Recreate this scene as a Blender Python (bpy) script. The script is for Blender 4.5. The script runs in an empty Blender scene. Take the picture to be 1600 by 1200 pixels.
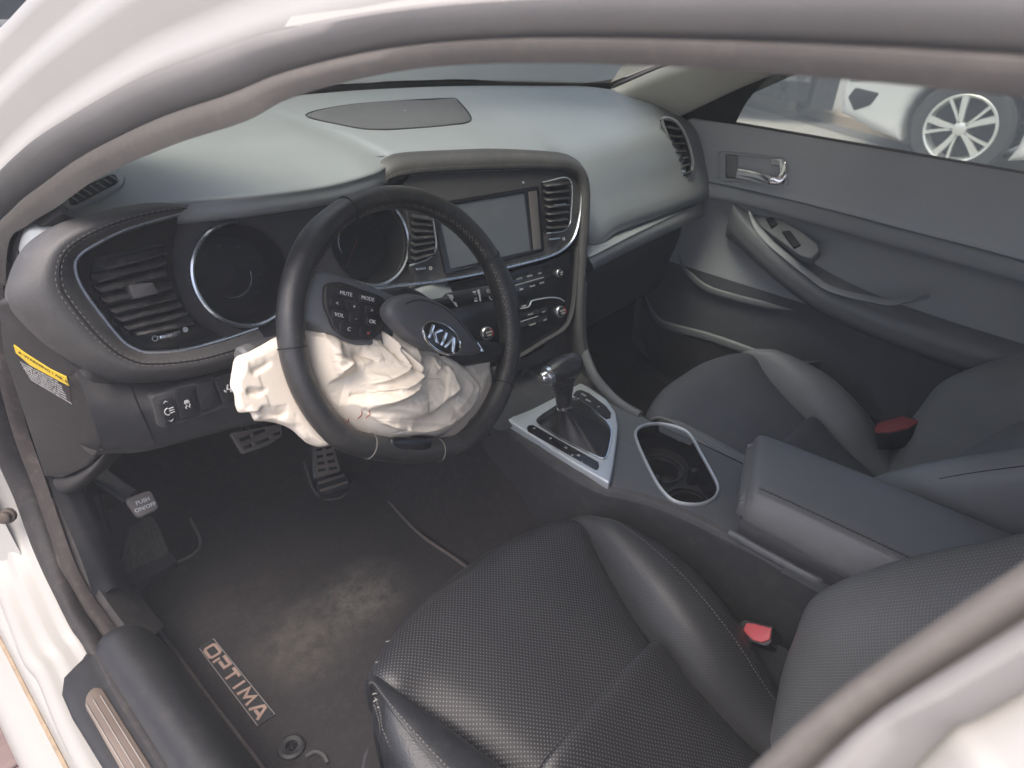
import bpy, bmesh, math, random
from math import sin, cos, pi, radians as R
from mathutils import Vector as V, Matrix, noise
from mathutils.geometry import tessellate_polygon
random.seed(7)
SC = bpy.context.scene
COL = SC.collection

# ------------------------------------------------------------------ camera
# car axes: x to the passenger side, y to the front of the car, z up; metres
CAM = V((-0.872, -0.607, 1.263)); FPX = 1059.0
_yaw, _pit, _rol = R(48.83), R(30.96), R(2.74)
_F = V((sin(_yaw) * cos(_pit), cos(_yaw) * cos(_pit), -sin(_pit)))
_r = V((cos(_yaw), -sin(_yaw), 0)); _u = _r.cross(_F)
_RI = _r * cos(_rol) + _u * sin(_rol); _UP = -_r * sin(_rol) + _u * cos(_rol)
cam_data = bpy.data.cameras.new('camera'); cam = bpy.data.objects.new('camera', cam_data); COL.objects.link(cam)
cam.matrix_world = Matrix(((_RI.x, _UP.x, -_F.x, CAM.x), (_RI.y, _UP.y, -_F.y, CAM.y), (_RI.z, _UP.z, -_F.z, CAM.z), (0, 0, 0, 1)))
cam_data.sensor_width = 36; cam_data.lens = 36 * FPX / 1600
cam_data.clip_start = 0.02; cam_data.clip_end = 500
cam_data.dof.use_dof = True; cam_data.dof.focus_distance = 0.95; cam_data.dof.aperture_fstop = 7.0
SC.camera = cam

# ------------------------------------------------------------------ world, sun, exposure (bright overcast daylight)
W = bpy.data.worlds.new('World'); SC.world = W; W.use_nodes = True
_n = W.node_tree; _bg = _n.nodes['Background']
_sky = _n.nodes.new('ShaderNodeTexSky'); _sky.sky_type = 'NISHITA'; _sky.sun_disc = False
SUN_EL, SUN_AZ = R(66), R(-92)          # azimuth from +y towards +x
_sky.sun_elevation = SUN_EL; _sky.sun_rotation = SUN_AZ
_sky.air_density = 0.6; _sky.dust_density = 5.0; _sky.ozone_density = 1.0
_n.links.new(_sky.outputs[0], _bg.inputs[0]); _bg.inputs[1].default_value = .15
_sl = bpy.data.lights.new('sun', 'SUN'); _sl.energy = 0.6; _sl.angle = R(40); _sl.color = (1, 0.955, 0.9)
sun = bpy.data.objects.new('sun', _sl); COL.objects.link(sun)
_sd = V((sin(SUN_AZ) * cos(SUN_EL), cos(SUN_AZ) * cos(SUN_EL), sin(SUN_EL)))
sun.rotation_euler = (-_sd).to_track_quat('-Z', 'Y').to_euler(); sun.location = _sd * 20
SC.view_settings.view_transform = 'Standard'; SC.view_settings.look = 'None'
SC.view_settings.gamma = 1; SC.view_settings.exposure = 1.52
SC.cycles.max_bounces = 8; SC.cycles.transparent_max_bounces = 12

# ------------------------------------------------------------------ sight lines -> points on real planes of the car
def ray(a, b): return _F + _RI * ((a - 800) / FPX) - _UP * ((b - 600) / FPX)
def onp(p, p0, n):
    d = ray(p[0], p[1]); n = V(n); return CAM + d * ((V(p0) - CAM).dot(n) / d.dot(n))
def ox(p, x): return onp(p, (x, 0, 0), (1, 0, 0))
def oy(p, y): return onp(p, (0, y, 0), (0, 1, 0))
def oz(p, z): return onp(p, (0, 0, z), (0, 0, 1))
def pix(P):
    d = V(P) - CAM; z = d.dot(_F); return (800 + FPX * d.dot(_RI) / z, 600 - FPX * d.dot(_UP) / z)

class Frame:
    """a plane in the car: local x right, y up, z towards the viewer"""
    def __init__(s, o, n, up=(0, 0, 1)):
        s.o = V(o); s.n = V(n).normalized(); x = V(up).cross(s.n).normalized(); s.x = x; s.y = s.n.cross(x)
        s.M = Matrix(((s.x.x, s.y.x, s.n.x, s.o.x), (s.x.y, s.y.y, s.n.y, s.o.y), (s.x.z, s.y.z, s.n.z, s.o.z), (0, 0, 0, 1)))
    def loc(s, p, dz=0):
        q = onp(p, s.o + s.n * dz, s.n) - s.o; return V((q.dot(s.x), q.dot(s.y)))
    def at(s, p, dz=0): return onp(p, s.o + s.n * dz, s.n)
    def w(s, x, y, z=0): return s.o + s.x * x + s.y * y + s.n * z
    def up(s, dz): return Frame(s.o + s.n * dz, s.n, s.y)

# ------------------------------------------------------------------ objects
ORG = {}
def tag(o, label=None, cat=None, group=None, kind=None):
    if label: o['label'] = label
    if cat: o['category'] = cat
    if group: o['group'] = group
    if kind: o['kind'] = kind
    return o
def thing(name, label, cat, loc, group=None):
    o = bpy.data.objects.new(name, None); COL.objects.link(o); o.location = loc; o.empty_display_size = .05
    ORG[o] = V(loc); return tag(o, label, cat, group)
def obj(name, vs, fs, mat, parent=None, sharp=35, kind=None, label=None):
    me = bpy.data.meshes.new(name); o = ORG[parent] if parent else V((0, 0, 0))
    me.from_pydata([tuple(V(v) - o) for v in vs], [], fs); me.materials.append(mat)
    me.validate()
    bm = bmesh.new(); bm.from_mesh(me); bmesh.ops.recalc_face_normals(bm, faces=bm.faces); bm.to_mesh(me); bm.free()
    me.polygons.foreach_set('use_smooth', [True] * len(me.polygons)); me.set_sharp_from_angle(angle=R(sharp)); me.update()
    ob = bpy.data.objects.new(name, me); COL.objects.link(ob)
    if parent: ob.parent = parent; ORG[ob] = o
    else: ORG[ob] = V((0, 0, 0))
    return tag(ob, label=label, kind=kind)

class MB:
    """collects pieces into one mesh"""
    def __init__(s): s.v = []; s.f = []
    def add(s, vs, fs):
        k = len(s.v); s.v += [V(v) for v in vs]; s.f += [tuple(i + k for i in f) for f in fs]; return s
    def obj(s, name, mat, parent=None, **k): return obj(name, s.v, s.f, mat, parent, **k)

# ------------------------------------------------------------------ curves and shapes
def crv(pts, n, closed=False):
    """Catmull-Rom through pts, n samples spaced evenly in length"""
    pts = [V(p) for p in pts]; m = len(pts); out = []
    segs = m if closed else m - 1
    g = (lambda i: pts[i % m]) if closed else (lambda i: pts[i] if 0 <= i < m else (pts[0] * 2 - pts[1] if i < 0 else pts[-1] * 2 - pts[-2]))
    K = 10; dense = []
    for i in range(segs):
        a, b, c, d = g(i - 1), g(i), g(i + 1), g(i + 2)
        for k in range(K):
            t = k / K
            dense.append(.5 * ((2 * b) + (c - a) * t + (2 * a - 5 * b + 4 * c - d) * t * t + (3 * b - a - 3 * c + d) * t ** 3))
    dense.append(g(segs) if closed else pts[-1])
    L = [0]
    for i in range(1, len(dense)): L.append(L[-1] + (dense[i] - dense[i - 1]).length)
    N = n if closed else n - 1; j = 0
    for k in range(n):
        s = L[-1] * k / N
        while j < len(L) - 2 and L[j + 1] < s: j += 1
        t = (s - L[j]) / max(L[j + 1] - L[j], 1e-9); out.append(dense[j].lerp(dense[j + 1], min(1, t)))
    return out
def crvu(pts, k, closed=False):
    """Catmull-Rom, k samples per span (keeps stations of neighbouring curves matched)"""
    pts = [V(p) for p in pts]; m = len(pts); out = []
    segs = m if closed else m - 1
    g = (lambda i: pts[i % m]) if closed else (lambda i: pts[i] if 0 <= i < m else (pts[0] * 2 - pts[1] if i < 0 else pts[-1] * 2 - pts[-2]))
    for i in range(segs):
        a, b, c, d = g(i - 1), g(i), g(i + 1), g(i + 2)
        for q in range(k):
            t = q / k
            out.append(.5 * ((2 * b) + (c - a) * t + (2 * a - 5 * b + 4 * c - d) * t * t + (3 * b - a - 3 * c + d) * t ** 3))
    if not closed: out.append(pts[-1])
    return out
def lofts(rows, cu=False, cv=False):
    """quads between equally long rows; cu: each row is a loop, cv: last row joins the first"""
    n = len(rows[0]); m = len(rows); vs = [p for r in rows for p in r]; fs = []
    for j in range(m if cv else m - 1):
        for i in range(n if cu else n - 1):
            a, b = j * n + i, j * n + (i + 1) % n; c, d = ((j + 1) % m) * n + (i + 1) % n, ((j + 1) % m) * n + i
            fs.append((a, b, c, d))
    return vs, fs
def surf(rows, ku=6, kv=6, cu=False):
    """smooth surface through rows of control points"""
    rows = [crvu(r, ku, cu) for r in rows]; cols = list(zip(*rows)); cols = [crvu(c, kv) for c in cols]
    return lofts([list(r) for r in zip(*cols)], cu)
def frames_along(pts, closed, up):
    n = len(pts); out = []
    for i in range(n):
        t = (pts[(i + 1) % n] - pts[i - 1]) if closed else (pts[min(i + 1, n - 1)] - pts[max(i - 1, 0)])
        t.normalize(); u = V(up) if up is not None else V((0, 0, 1))
        s = t.cross(u)
        if s.length < 1e-4: s = t.cross(V((1, 0, 0)))
        s.normalize(); out.append((t, s, s.cross(t).normalized()))
    return out
def sweep(pts, prof, closed=False, up=(0, 0, 1), caps=True, scale=None):
    """prof: closed list of (side, up) offsets"""
    fr = frames_along(pts, closed, up); rows = []
    for i, (p, (t, s, u)) in enumerate(zip(pts, fr)):
        k = scale(i / max(1, len(pts) - 1)) if scale else 1
        rows.append([p + s * (a * k) + u * (b * k) for a, b in prof])
    vs, fs = lofts(rows, True, closed)
    if not closed and caps:
        m = len(prof); fs = fs + [tuple(range(m))[::-1], tuple(range(len(vs) - m, len(vs)))]
    return vs, fs
def circ(r, n=10, rx=None): return [(r * cos(2 * pi * i / n), (rx or r) * sin(2 * pi * i / n)) for i in range(n)]
def rrect(w, h, r, k=4):
    out = []
    for cx, cy, a in ((w / 2 - r, h / 2 - r, 0), (-w / 2 + r, h / 2 - r, 90), (-w / 2 + r, -h / 2 + r, 180), (w / 2 - r, -h / 2 + r, 270)):
        for i in range(k + 1): t = R(a + 90 * i / k); out.append((cx + r * cos(t), cy + r * sin(t)))
    return out
def tube(pts, r, closed=False, n=8, up=(0, 0, 1), rx=None, scale=None): return sweep(pts, circ(r, n, rx), closed, up, scale=scale)
def area2(p): return sum(p[i][0] * p[(i + 1) % len(p)][1] - p[(i + 1) % len(p)][0] * p[i][1] for i in range(len(p))) / 2
def inset(p, d):
    """move a ccw outline inwards by d"""
    n = len(p); out = []
    for i in range(n):
        a, b, c = V(p[i - 1][:2]), V(p[i][:2]), V(p[(i + 1) % n][:2])
        e1 = (b - a); e2 = (c - b)
        if e1.length < 1e-9 or e2.length < 1e-9: out.append(b.copy()); continue
        e1.normalize(); e2.normalize(); n1 = V((-e1.y, e1.x)); n2 = V((-e2.y, e2.x)); m = (n1 + n2)
        if m.length < 1e-6: out.append(b + n1 * d); continue
        m.normalize(); k = max(.35, m.dot(n1)); out.append(b + m * (d / k))
    return out
def fillet(p, r, k=5):
    """round the corners of a polygon"""
    n = len(p); out = []
    for i in range(n):
        a, b, c = V(p[i - 1][:2]), V(p[i][:2]), V(p[(i + 1) % n][:2]); rr = r[i] if isinstance(r, (list, tuple)) else r
        d1, d2 = a - b, c - b; l = min(rr, d1.length * .48, d2.length * .48)
        p1, p2 = b + d1.normalized() * l, b + d2.normalized() * l
        for q in range(k + 1):
            t = q / k; out.append(p1 * (1 - t) ** 2 + b * 2 * t * (1 - t) + p2 * t * t)
    return out
def plate_g(fr, outline, th, bev=0.0, holes=(), z0=0.0, bow=None):
    """extruded outline with a rounded front edge (and holes); front face at z0"""
    def ccw(p): p = [V(q[:2]) for q in p]; return p if area2(p) > 0 else p[::-1]
    outs = [ccw(outline)] + [ccw(h) for h in holes]; vs = []; fs = []; fronts = []
    for li, p in enumerate(outs):
        n = len(p); sg = 1 if li == 0 else -1
        rings = []
        if bev > 0:
            for a in (0, 45, 90): rings.append((inset(p, sg * bev * (1 - sin(R(a)))), z0 - bev * (1 - cos(R(a)))))
            rings = [(inset(p, sg * bev * (1 - sin(R(a)))), z0 - bev * (1 - cos(R(a)))) for a in (0, 30, 60, 90)]
        else: rings = [(p, z0)]
        rings.append((p, z0 - th)); k0 = len(vs)
        for q, z in rings: vs += [V((a[0], a[1], z)) for a in q]
        for j in range(len(rings) - 1):
            for i in range(n):
                a, b = k0 + j * n + i, k0 + j * n + (i + 1) % n; fs.append((a, b, b + n, a + n) if sg < 0 else (a, a + n, b + n, b))
        fronts.append((k0, rings[0][0], k0 + (len(rings) - 1) * n))
    tris = tessellate_polygon([[V((a[0], a[1], 0)) for a in f[1]] for f in fronts])
    idx = [f[0] + i for f in fronts for i in range(len(f[1]))]; idb = [f[2] + i for f in fronts for i in range(len(f[1]))]
    fs += [tuple(idx[i] for i in t) for t in tris] + [tuple(idb[i] for i in t[::-1]) for t in tris]
    return [fr.M @ v for v in vs], fs
def plate(name, fr, outline, th, mat, parent=None, bev=0.0, holes=(), z0=0.0, **k):
    vs, fs = plate_g(fr, outline, th, bev, holes, z0); return obj(name, vs, fs, mat, parent, **k)
def box_g(M, sx, sy, sz, bev=.002):
    h = min(sx, sy, sz) * .45; b = min(bev, h)
    fr = type('F', (), {'M': M @ Matrix.Translation((0, 0, sz / 2))}); return plate_g(fr, fillet([(-sx / 2, -sy / 2), (sx / 2, -sy / 2), (sx / 2, sy / 2), (-sx / 2, sy / 2)], b, 3), sz, b)
def lathe_g(M, prof, n=24, cap=True):
    rows = [[M @ V((r * cos(2 * pi * i / n), r * sin(2 * pi * i / n), z)) for i in range(n)] for r, z in prof]
    vs, fs = lofts(rows, True)
    if cap: m = len(vs); fs = fs + [tuple(range(n)), tuple(range(m - n, m))]
    return vs, fs
def px(fr, pts, dz=0): return [fr.loc(p, dz) for p in pts]
def crop(pts, ox_, oy_, s): return [(ox_ + a / s, oy_ + b / s) for a, b in pts]

_FONT = {}
def text_g(s, size, fr, x=0, y=0, z=0, rot=0, ex=.0003, sx=1.0, align='CENTER', shear=0, off=0):
    cu = bpy.data.curves.new('lettering', 'FONT'); cu.body = s; cu.size = size; cu.extrude = ex; cu.align_x = align; cu.align_y = 'CENTER'
    cu.resolution_u = 2; cu.shear = shear; cu.offset = off
    o = bpy.data.objects.new('lettering', cu); COL.objects.link(o); bpy.context.view_layer.update()
    me = bpy.data.meshes.new_from_object(o.evaluated_get(bpy.context.evaluated_depsgraph_get()))
    M = fr.M @ Matrix.Translation((x, y, z)) @ Matrix.Rotation(rot, 4, 'Z') @ Matrix.Diagonal((sx, 1, 1, 1))
    vs = [M @ v.co for v in me.vertices]; fs = [tuple(p.vertices) for p in me.polygons]
    bpy.data.objects.remove(o); bpy.data.curves.remove(cu); bpy.data.meshes.remove(me); return vs, fs

# ------------------------------------------------------------------ materials
def _mat(name):
    m = bpy.data.materials.new(name); m.use_nodes = True; nt = m.node_tree; return m, nt, nt.nodes['Principled BSDF']
def plain(name, col, rough=.5, metal=0, spec=.5, coat=0):
    m, nt, b = _mat(name); b.inputs['Base Color'].default_value = (*col, 1); b.inputs['Roughness'].default_value = rough
    b.inputs['Metallic'].default_value = metal; b.inputs['Specular IOR Level'].default_value = spec; b.inputs['Coat Weight'].default_value = coat; return m
def nd(nt, t, **k):
    n = nt.nodes.new('ShaderNode' + t)
    for a, b in k.items(): setattr(n, a, b)
    return n
def surface(name, col, rough=.5, spec=.5, grain=900, bump=.15, var=.25, vscale=9, dust=(.3, .28, .25), dusty=.08, metal=0, voro=False, col2=None, bdist=.0006):
    """plastic, leather, cloth or paint: grain relief, soft wear, a little dust"""
    m, nt, b = _mat(name); L = nt.links.new
    tc = nd(nt, 'TexCoord'); n1 = nd(nt, 'TexNoise'); n1.inputs['Scale'].default_value = vscale; n1.inputs['Detail'].default_value = 5; L(tc.outputs['Object'], n1.inputs['Vector'])
    mx = nd(nt, 'MixRGB'); mx.inputs[1].default_value = (*[c * (1 - var) for c in col], 1); mx.inputs[2].default_value = (*[c * (1 + var) for c in (col2 or col)], 1); L(n1.outputs[0], mx.inputs[0])
    n2 = nd(nt, 'TexNoise'); n2.inputs['Scale'].default_value = vscale * 5; n2.inputs['Detail'].default_value = 8; n2.inputs['Roughness'].default_value = .7; L(tc.outputs['Object'], n2.inputs['Vector'])
    rp = nd(nt, 'ValToRGB'); rp.color_ramp.elements[0].position = .5; rp.color_ramp.elements[1].position = .85; L(n2.outputs[0], rp.inputs[0])
    ml = nd(nt, 'Math', operation='MULTIPLY'); ml.inputs[1].default_value = dusty * 2; L(rp.outputs[0], ml.inputs[0])
    m2 = nd(nt, 'MixRGB'); m2.inputs[2].default_value = (*dust, 1); L(ml.outputs[0], m2.inputs[0]); L(mx.outputs[0], m2.inputs[1]); L(m2.outputs[0], b.inputs['Base Color'])
    rr = nd(nt, 'MapRange'); rr.inputs[3].default_value = max(0, rough - .08); rr.inputs[4].default_value = min(1, rough + .1); L(n2.outputs[0], rr.inputs[0]); L(rr.outputs[0], b.inputs['Roughness'])
    b.inputs['Specular IOR Level'].default_value = spec; b.inputs['Metallic'].default_value = metal
    if bump > 0:
        if voro: g = nd(nt, 'TexVoronoi'); g.inputs['Scale'].default_value = grain; L(tc.outputs['Object'], g.inputs['Vector']); ho = g.outputs['Distance']
        else: g = nd(nt, 'TexNoise'); g.inputs['Scale'].default_value = grain; g.inputs['Detail'].default_value = 3; L(tc.outputs['Object'], g.inputs['Vector']); ho = g.outputs[0]
        bp = nd(nt, 'Bump'); bp.inputs['Strength'].default_value = bump; bp.inputs['Distance'].default_value = bdist; L(ho, bp.inputs['Height']); L(bp.outputs[0], b.inputs['Normal'])
    return m
def shade_ramp(m, near, y0, y1):
    """painted shade: colour darkened towards the front pillar (by distance along the car)"""
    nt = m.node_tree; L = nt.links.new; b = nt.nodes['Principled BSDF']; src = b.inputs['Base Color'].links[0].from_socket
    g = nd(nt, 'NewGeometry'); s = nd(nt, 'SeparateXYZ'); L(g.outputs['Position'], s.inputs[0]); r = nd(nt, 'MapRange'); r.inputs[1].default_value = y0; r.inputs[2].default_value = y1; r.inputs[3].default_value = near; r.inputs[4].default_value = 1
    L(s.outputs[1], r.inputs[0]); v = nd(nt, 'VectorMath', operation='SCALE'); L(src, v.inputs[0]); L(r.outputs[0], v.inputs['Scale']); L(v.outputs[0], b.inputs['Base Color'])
def glass(name, tint, refl=1.0):
    m, nt, b = _mat(name); nt.nodes.remove(b); L = nt.links.new; o = [n for n in nt.nodes if n.type == 'OUTPUT_MATERIAL'][0]
    t = nd(nt, 'BsdfTransparent'); t.inputs[0].default_value = (*tint, 1); g = nd(nt, 'BsdfGlossy'); g.inputs['Roughness'].default_value = .03
    f = nd(nt, 'Fresnel'); f.inputs[0].default_value = 1.5; mx = nd(nt, 'MixShader'); L(f.outputs[0], mx.inputs[0]); L(t.outputs[0], mx.inputs[1]); L(g.outputs[0], mx.inputs[2]); L(mx.outputs[0], o.inputs[0]); return m

M = {}
M['paint'] = surface('white_paint', (.33, .318, .296), .45, .5, 60, .0, .03, 5, (.5, .45, .38), .05)
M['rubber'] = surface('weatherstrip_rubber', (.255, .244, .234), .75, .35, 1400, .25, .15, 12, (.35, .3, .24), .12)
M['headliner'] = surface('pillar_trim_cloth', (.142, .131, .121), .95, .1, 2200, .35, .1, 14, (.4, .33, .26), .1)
shade_ramp(M['rubber'], .20, .36, -.35); shade_ramp(M['headliner'], .45, .3, -.3)  # front ends darkened in the colour in place of shade
M['sealshade'] = surface('shaded_seal_rubber', (.030, .027, .027), .7, .3, 1200, .25, .2, 12, (.3, .24, .2), .10)  # darker copy of the seal rubber: weaker light low down put into colour
M['kick'] = surface('shaded_brown_trim', (.045, .038, .036), .9, .15, 1500, .3, .2, 12, (.3, .24, .2), .12)  # brown trim darkened in colour for the weaker light near the sill
M['pillar'] = surface('light_pillar_trim', (.62, .60, .53), .9, .15, 1800, .3, .08, 9)
M['dash'] = surface('dash_soft_plastic', (.235, .248, .248), .38, 1.0, 1100, .35, .12, 7, (.4, .38, .34), .08)
M['dashlow'] = surface('lower_dash_plastic', (.060, .057, .058), .55, .4, 1200, .3, .15, 8, (.3, .27, .24), .06)
M['black'] = surface('black_plastic', (.016, .016, .018), .5, .4, 1300, .2, .2, 9, (.25, .22, .2), .05)
M['dark'] = plain('dark_cavity', (.008, .008, .009), .8)
M['gloss'] = plain('gloss_black', (.010, .010, .012), .16, 0, .5)
M['chrome'] = surface('satin_chrome', (.62, .65, .68), .28, .5, 500, 0, .04, 20, metal=1, dusty=.03)
M['bright'] = plain('bright_chrome', (.8, .8, .8), .12, 1)
M['silver'] = surface('silver_trim', (.58, .61, .64), .42, .5, 900, .05, .06, 20, metal=.55, dusty=.05)
M['leather'] = surface('black_leather', (.022, .022, .025), .42, .55, 1000, .5, .2, 10, (.25, .23, .21), .05, voro=True)
M['thread'] = surface('grey_thread', (.16, .15, .14), .8, .2, 2000, 0, .2)
M['white_print'] = plain('white_print', (.62, .62, .6), .6)
M['red_print'] = plain('red_print', (.5, .05, .04), .6)
M['yellow_print'] = plain('yellow_print', (.75, .52, .03), .5)
M['ws_glass'] = glass('windshield_glass', (.84, .91, .85))
M['side_glass'] = glass('door_glass', (.72, .78, .73))
# ================================================================== the car itself: door frame, roof, glass, floor
car = thing('car', 'white car seen through its open driver doorway', 'car', (-.8, 0, .3))
L1 = [(-.80, -.45, .43), (-.795, -.56, .52), (-.745, -.60, .88), tuple(onp((1425, 1198), (-.76, 0, .9), (-.913, 0, .407))), tuple(onp((1600, 1075), (-.76, 0, .9), (-.913, 0, .407))), (-.605, -.70, 1.225), (-.569, -.66, 1.264),
      (-.567, -.557, 1.264), (-.570, -.442, 1.257), (-.573, -.333, 1.25), (-.578, -.232, 1.238), (-.586, -.134, 1.221), (-.596, -.042, 1.199),
      (-.609, .073, 1.168), (-.634, .219, 1.114), (-.650, .308, 1.077), (-.675, .406, 1.021), (-.705, .475, .95), (-.745, .535, .80), (-.768, .515, .64),
      (-.771, .506, .52), (-.783, .438, .45), (-.794, .294, .43), (-.793, .244, .42), (-.80, .10, .42), (-.80, -.2, .42)]
L3 = [(-.745, -.45, .43), (-.735, -.53, .52), (-.728, -.565, .88), (-.706, -.582, 1.02), (-.661, -.624, 1.123), (-.612, -.672, 1.20), (-.583, -.64, 1.236),
      (-.579, -.569, 1.237), (-.58, -.452, 1.234), (-.584, -.336, 1.225), (-.590, -.245, 1.211), (-.602, -.151, 1.186), (-.612, -.097, 1.163),
      (-.627, .007, 1.13), (-.648, .138, 1.081), (-.668, .23, 1.035), (-.685, .307, .998), (-.702, .362, .957), tuple(ox((10, 535), -.72)), tuple(ox((38, 665), -.733)),
      tuple(ox((66, 745), -.741)), tuple(ox((92, 820), -.750)), tuple(ox((128, 905), -.757)), (-.750, .235, .42), (-.75, .10, .42), (-.75, -.2, .42)]
NRM = [(-.4, 0, .9), (-.8, .5, .3), (-.85, .5, .1), (-.85, .45, .25), (-.85, .4, .3), (-.9, .2, .4), (-.913, 0, .407)] + [(-.913, 0, .407)] * 9 + \
      [(-.92, -.1, .38), (-.9, -.3, .3), (-.85, -.45, .2), (-.8, -.5, .3), (-.7, -.5, .5), (-.55, -.4, .75), (-.3, -.1, .95), (-.2, 0, .98), (-.15, 0, .98), (-.15, 0, .98)]
WID = [.4, .6, 1, 1, 1, 1, 1] + [1] * 9 + [1, 1, .8, .62, .55, .5, .45, .42, .42, .42]
K = 5
c1 = crvu(L1, K, True); c3 = crvu(L3, K, True); cn = [v.normalized() for v in crvu(NRM, K, True)]; cw = crvu([(w, 0, 0) for w in WID], K, True)
NP = len(c1); MID = V((-.69, 0, .85)); OUT = []
for i in range(NP):
    t = (c1[(i + 1) % NP] - c1[i - 1]).normalized(); o = t.cross(cn[i]).normalized()
    if o.dot(c1[i] - MID) < 0: o = -o
    OUT.append(o)
def ring(a, b): return [c1[i] + OUT[i] * (a * cw[i].x) + cn[i] * (b * min(1, cw[i].x ** 1.5)) for i in range(NP)]
# painted frame: flange, step, outer skin
prof = [(-.004, -.022), (-.002, -.004), (.004, .004), (.016, .004), (.030, .0005), (.040, .004), (.058, .018), (.072, .022), (.084, .016), (.100, .017), (.112, .028), (.130, .030), (.148, .020), (.158, -.01), (.16, -.06)]
vs, fs = lofts([ring(a, b) for a, b in prof], True); obj('door_frame', vs, fs, M['paint'], car, sharp=60)
# rubber seal: two soft lips between the paint and the inner trim
def mid(t, bulge): return [c1[i].lerp(c3[i], t) + cn[i] * bulge for i in range(NP)]
prof = [(-.04, -.015), (-.03, .004), (.06, .013), (.2, .017), (.35, .014), (.47, .006), (.53, -.002), (.56, -.012)]
vs, fs = lofts([mid(a, b) for a, b in prof], True); PA = (18.2 * K, 3.2 * K)
def part_of(fs, lower): return [f for f in fs if ((min(i % NP for i in f) >= 17.4 * K) or (max(i % NP for i in f) <= .6 * K)) == lower]
obj('weatherstrip', vs, part_of(fs, False), M['rubber'], car, sharp=70); obj('sill_seal', vs, part_of(fs, True), M['sealshade'], car, sharp=70)
# cloth trim inside the seal, rolling away into the cabin (roof, pillar and sill side)
INW = [(-OUT[i] - cn[i] * .9).normalized() for i in range(NP)]
rows = [mid(.53, -.008), mid(.60, .001), mid(.72, .005), mid(.86, .003), mid(1, -.004), [c3[i] - cn[i] * .006 + OUT[i] * .005 for i in range(NP)], [c3[i] - cn[i] * .02 + OUT[i] * .03 for i in range(NP)]]
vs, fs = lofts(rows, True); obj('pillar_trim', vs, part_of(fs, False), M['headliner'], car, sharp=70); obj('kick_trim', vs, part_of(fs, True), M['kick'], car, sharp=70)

a_, b_ = int(15.2 * K), int(23.4 * K); seg = range(a_, b_)
rows = [[c3[i] - cn[i] * .012 + OUT[i] * .004 for i in seg], [c3[i] + V((.012, -.004, -.006)) for i in seg], [c3[i] + V((.034, .006, -.022)) for i in seg], [c3[i] + V((.062, .05, -.06)) for i in seg]]
vs, fs = lofts(rows); obj('dark_filler', vs, fs, M['sealshade'], car)  # added dark strip: closes a gap and covers the sunlit pad end
# near-side rocker below the sill, seen at the lower left
rows = []
for y, z in ((.75, 0), (.45, 0), (.30, 0), (.05, 0), (-.5, 0)):
    rows.append([V((a, y, b)) for a, b in ((-.838, .405), (-.858, .400), (-.866, .392), (-.868, .372), (-.872, .362), (-.888, .360), (-.904, .350), (-.914, .325), (-.915, .22), (-.88, .16))])
vs, fs = surf(rows, 2, 3); obj('rocker_panel', vs, fs, M['paint'], car, sharp=60)
rustm = surface('seam_grime', (.30, .23, .16), .8, .2, 400, .1, .5, 30)
vs, fs = sweep(crv([(-.872, .62, .37), (-.871, .40, .366), (-.872, .2, .3645), (-.873, -.2, .3645)], 20), circ(.003, 6)); obj('seam_sealer', vs, fs, rustm, car)
# front wing end and hinge pillar closing the lower left corner
rows = [[(-.80, .42, .40), (-.85, .47, .40), (-.905, .52, .40), (-.93, .56, .40)], [(-.80, .53, .55), (-.85, .56, .55), (-.905, .6, .55), (-.93, .64, .55)], [(-.785, .58, .80), (-.83, .6, .80), (-.885, .64, .80), (-.92, .68, .8)], [(-.75, .53, .98), (-.79, .57, .98), (-.85, .62, .98), (-.9, .66, .98)]]
vs, fs = surf(rows, 4, 4); obj('hinge_pillar', vs, fs, M['paint'], car)
p = ox((12, 806), -.795); fr = Frame(p, (-.6, -.7, .35)); mb = MB()
mb.add(*lathe_g(fr.M, [(.0001, .014), (.006, .014), (.009, .012), (.009, .004), (.012, .003), (.012, -.004)], 12))
obj('hinge_bolt', mb.v, mb.f, surface('rusty_steel', (.10, .08, .065), .7, .4, 300, .3, .4, 60, metal=.4), car)

# sill trim with its scuff plate
sec = [(-.838, .40), (-.842, .424), (-.838, .432), (-.812, .434), (-.797, .434), (-.783, .437), (-.770, .446), (-.755, .449), (-.738, .443), (-.722, .424), (-.708, .39), (-.698, .345), (-.692, .28)]
rows = []
for y, k in ((.232, .0), (.228, .35), (.215, .9), (.18, 1), (0, 1), (-.3, 1), (-.62, 1)):
    rows.append([V((a if a > -.79 or k == 1 else -.79 + (a + .79) * (k if y < .2 else k * .35), y, b - (.012 * (1 - min(1, k)) if y > .2 else 0))) for a, b in sec])
vs, fs = surf(rows, 3, 3); obj('sill_trim', vs, fs, M['black'], car, sharp=60)
fz = Frame((0, 0, .4345), (0, 0, 1), (0, 1, 0)); brown = surface('scuff_plate_metal', (.26, .205, .165), .38, .5, 200, 0, .15, 30, metal=.75)
o = plate('scuff_plate', fz, fillet([(-.828, .135), (-.821, .150), (-.811, .156), (-.803, .148), (-.803, -.30), (-.833, -.30)], .006), .003, brown, car, bev=.0012, z0=.0022)
sm = surface('scuff_plate_ribs', (.5, .44, .38), .3, .5, 200, 0, .1, 30, metal=.8)
for a in (-.8255, -.817, -.8085):
    vs, fs = plate_g(fz, fillet([(a - .0007, .136), (a + .0007, .138), (a + .0007, -.29), (a - .0007, -.29)], .0004), .002, .0004, z0=.0032); q = obj('rib', vs, fs, sm, o)

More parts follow.
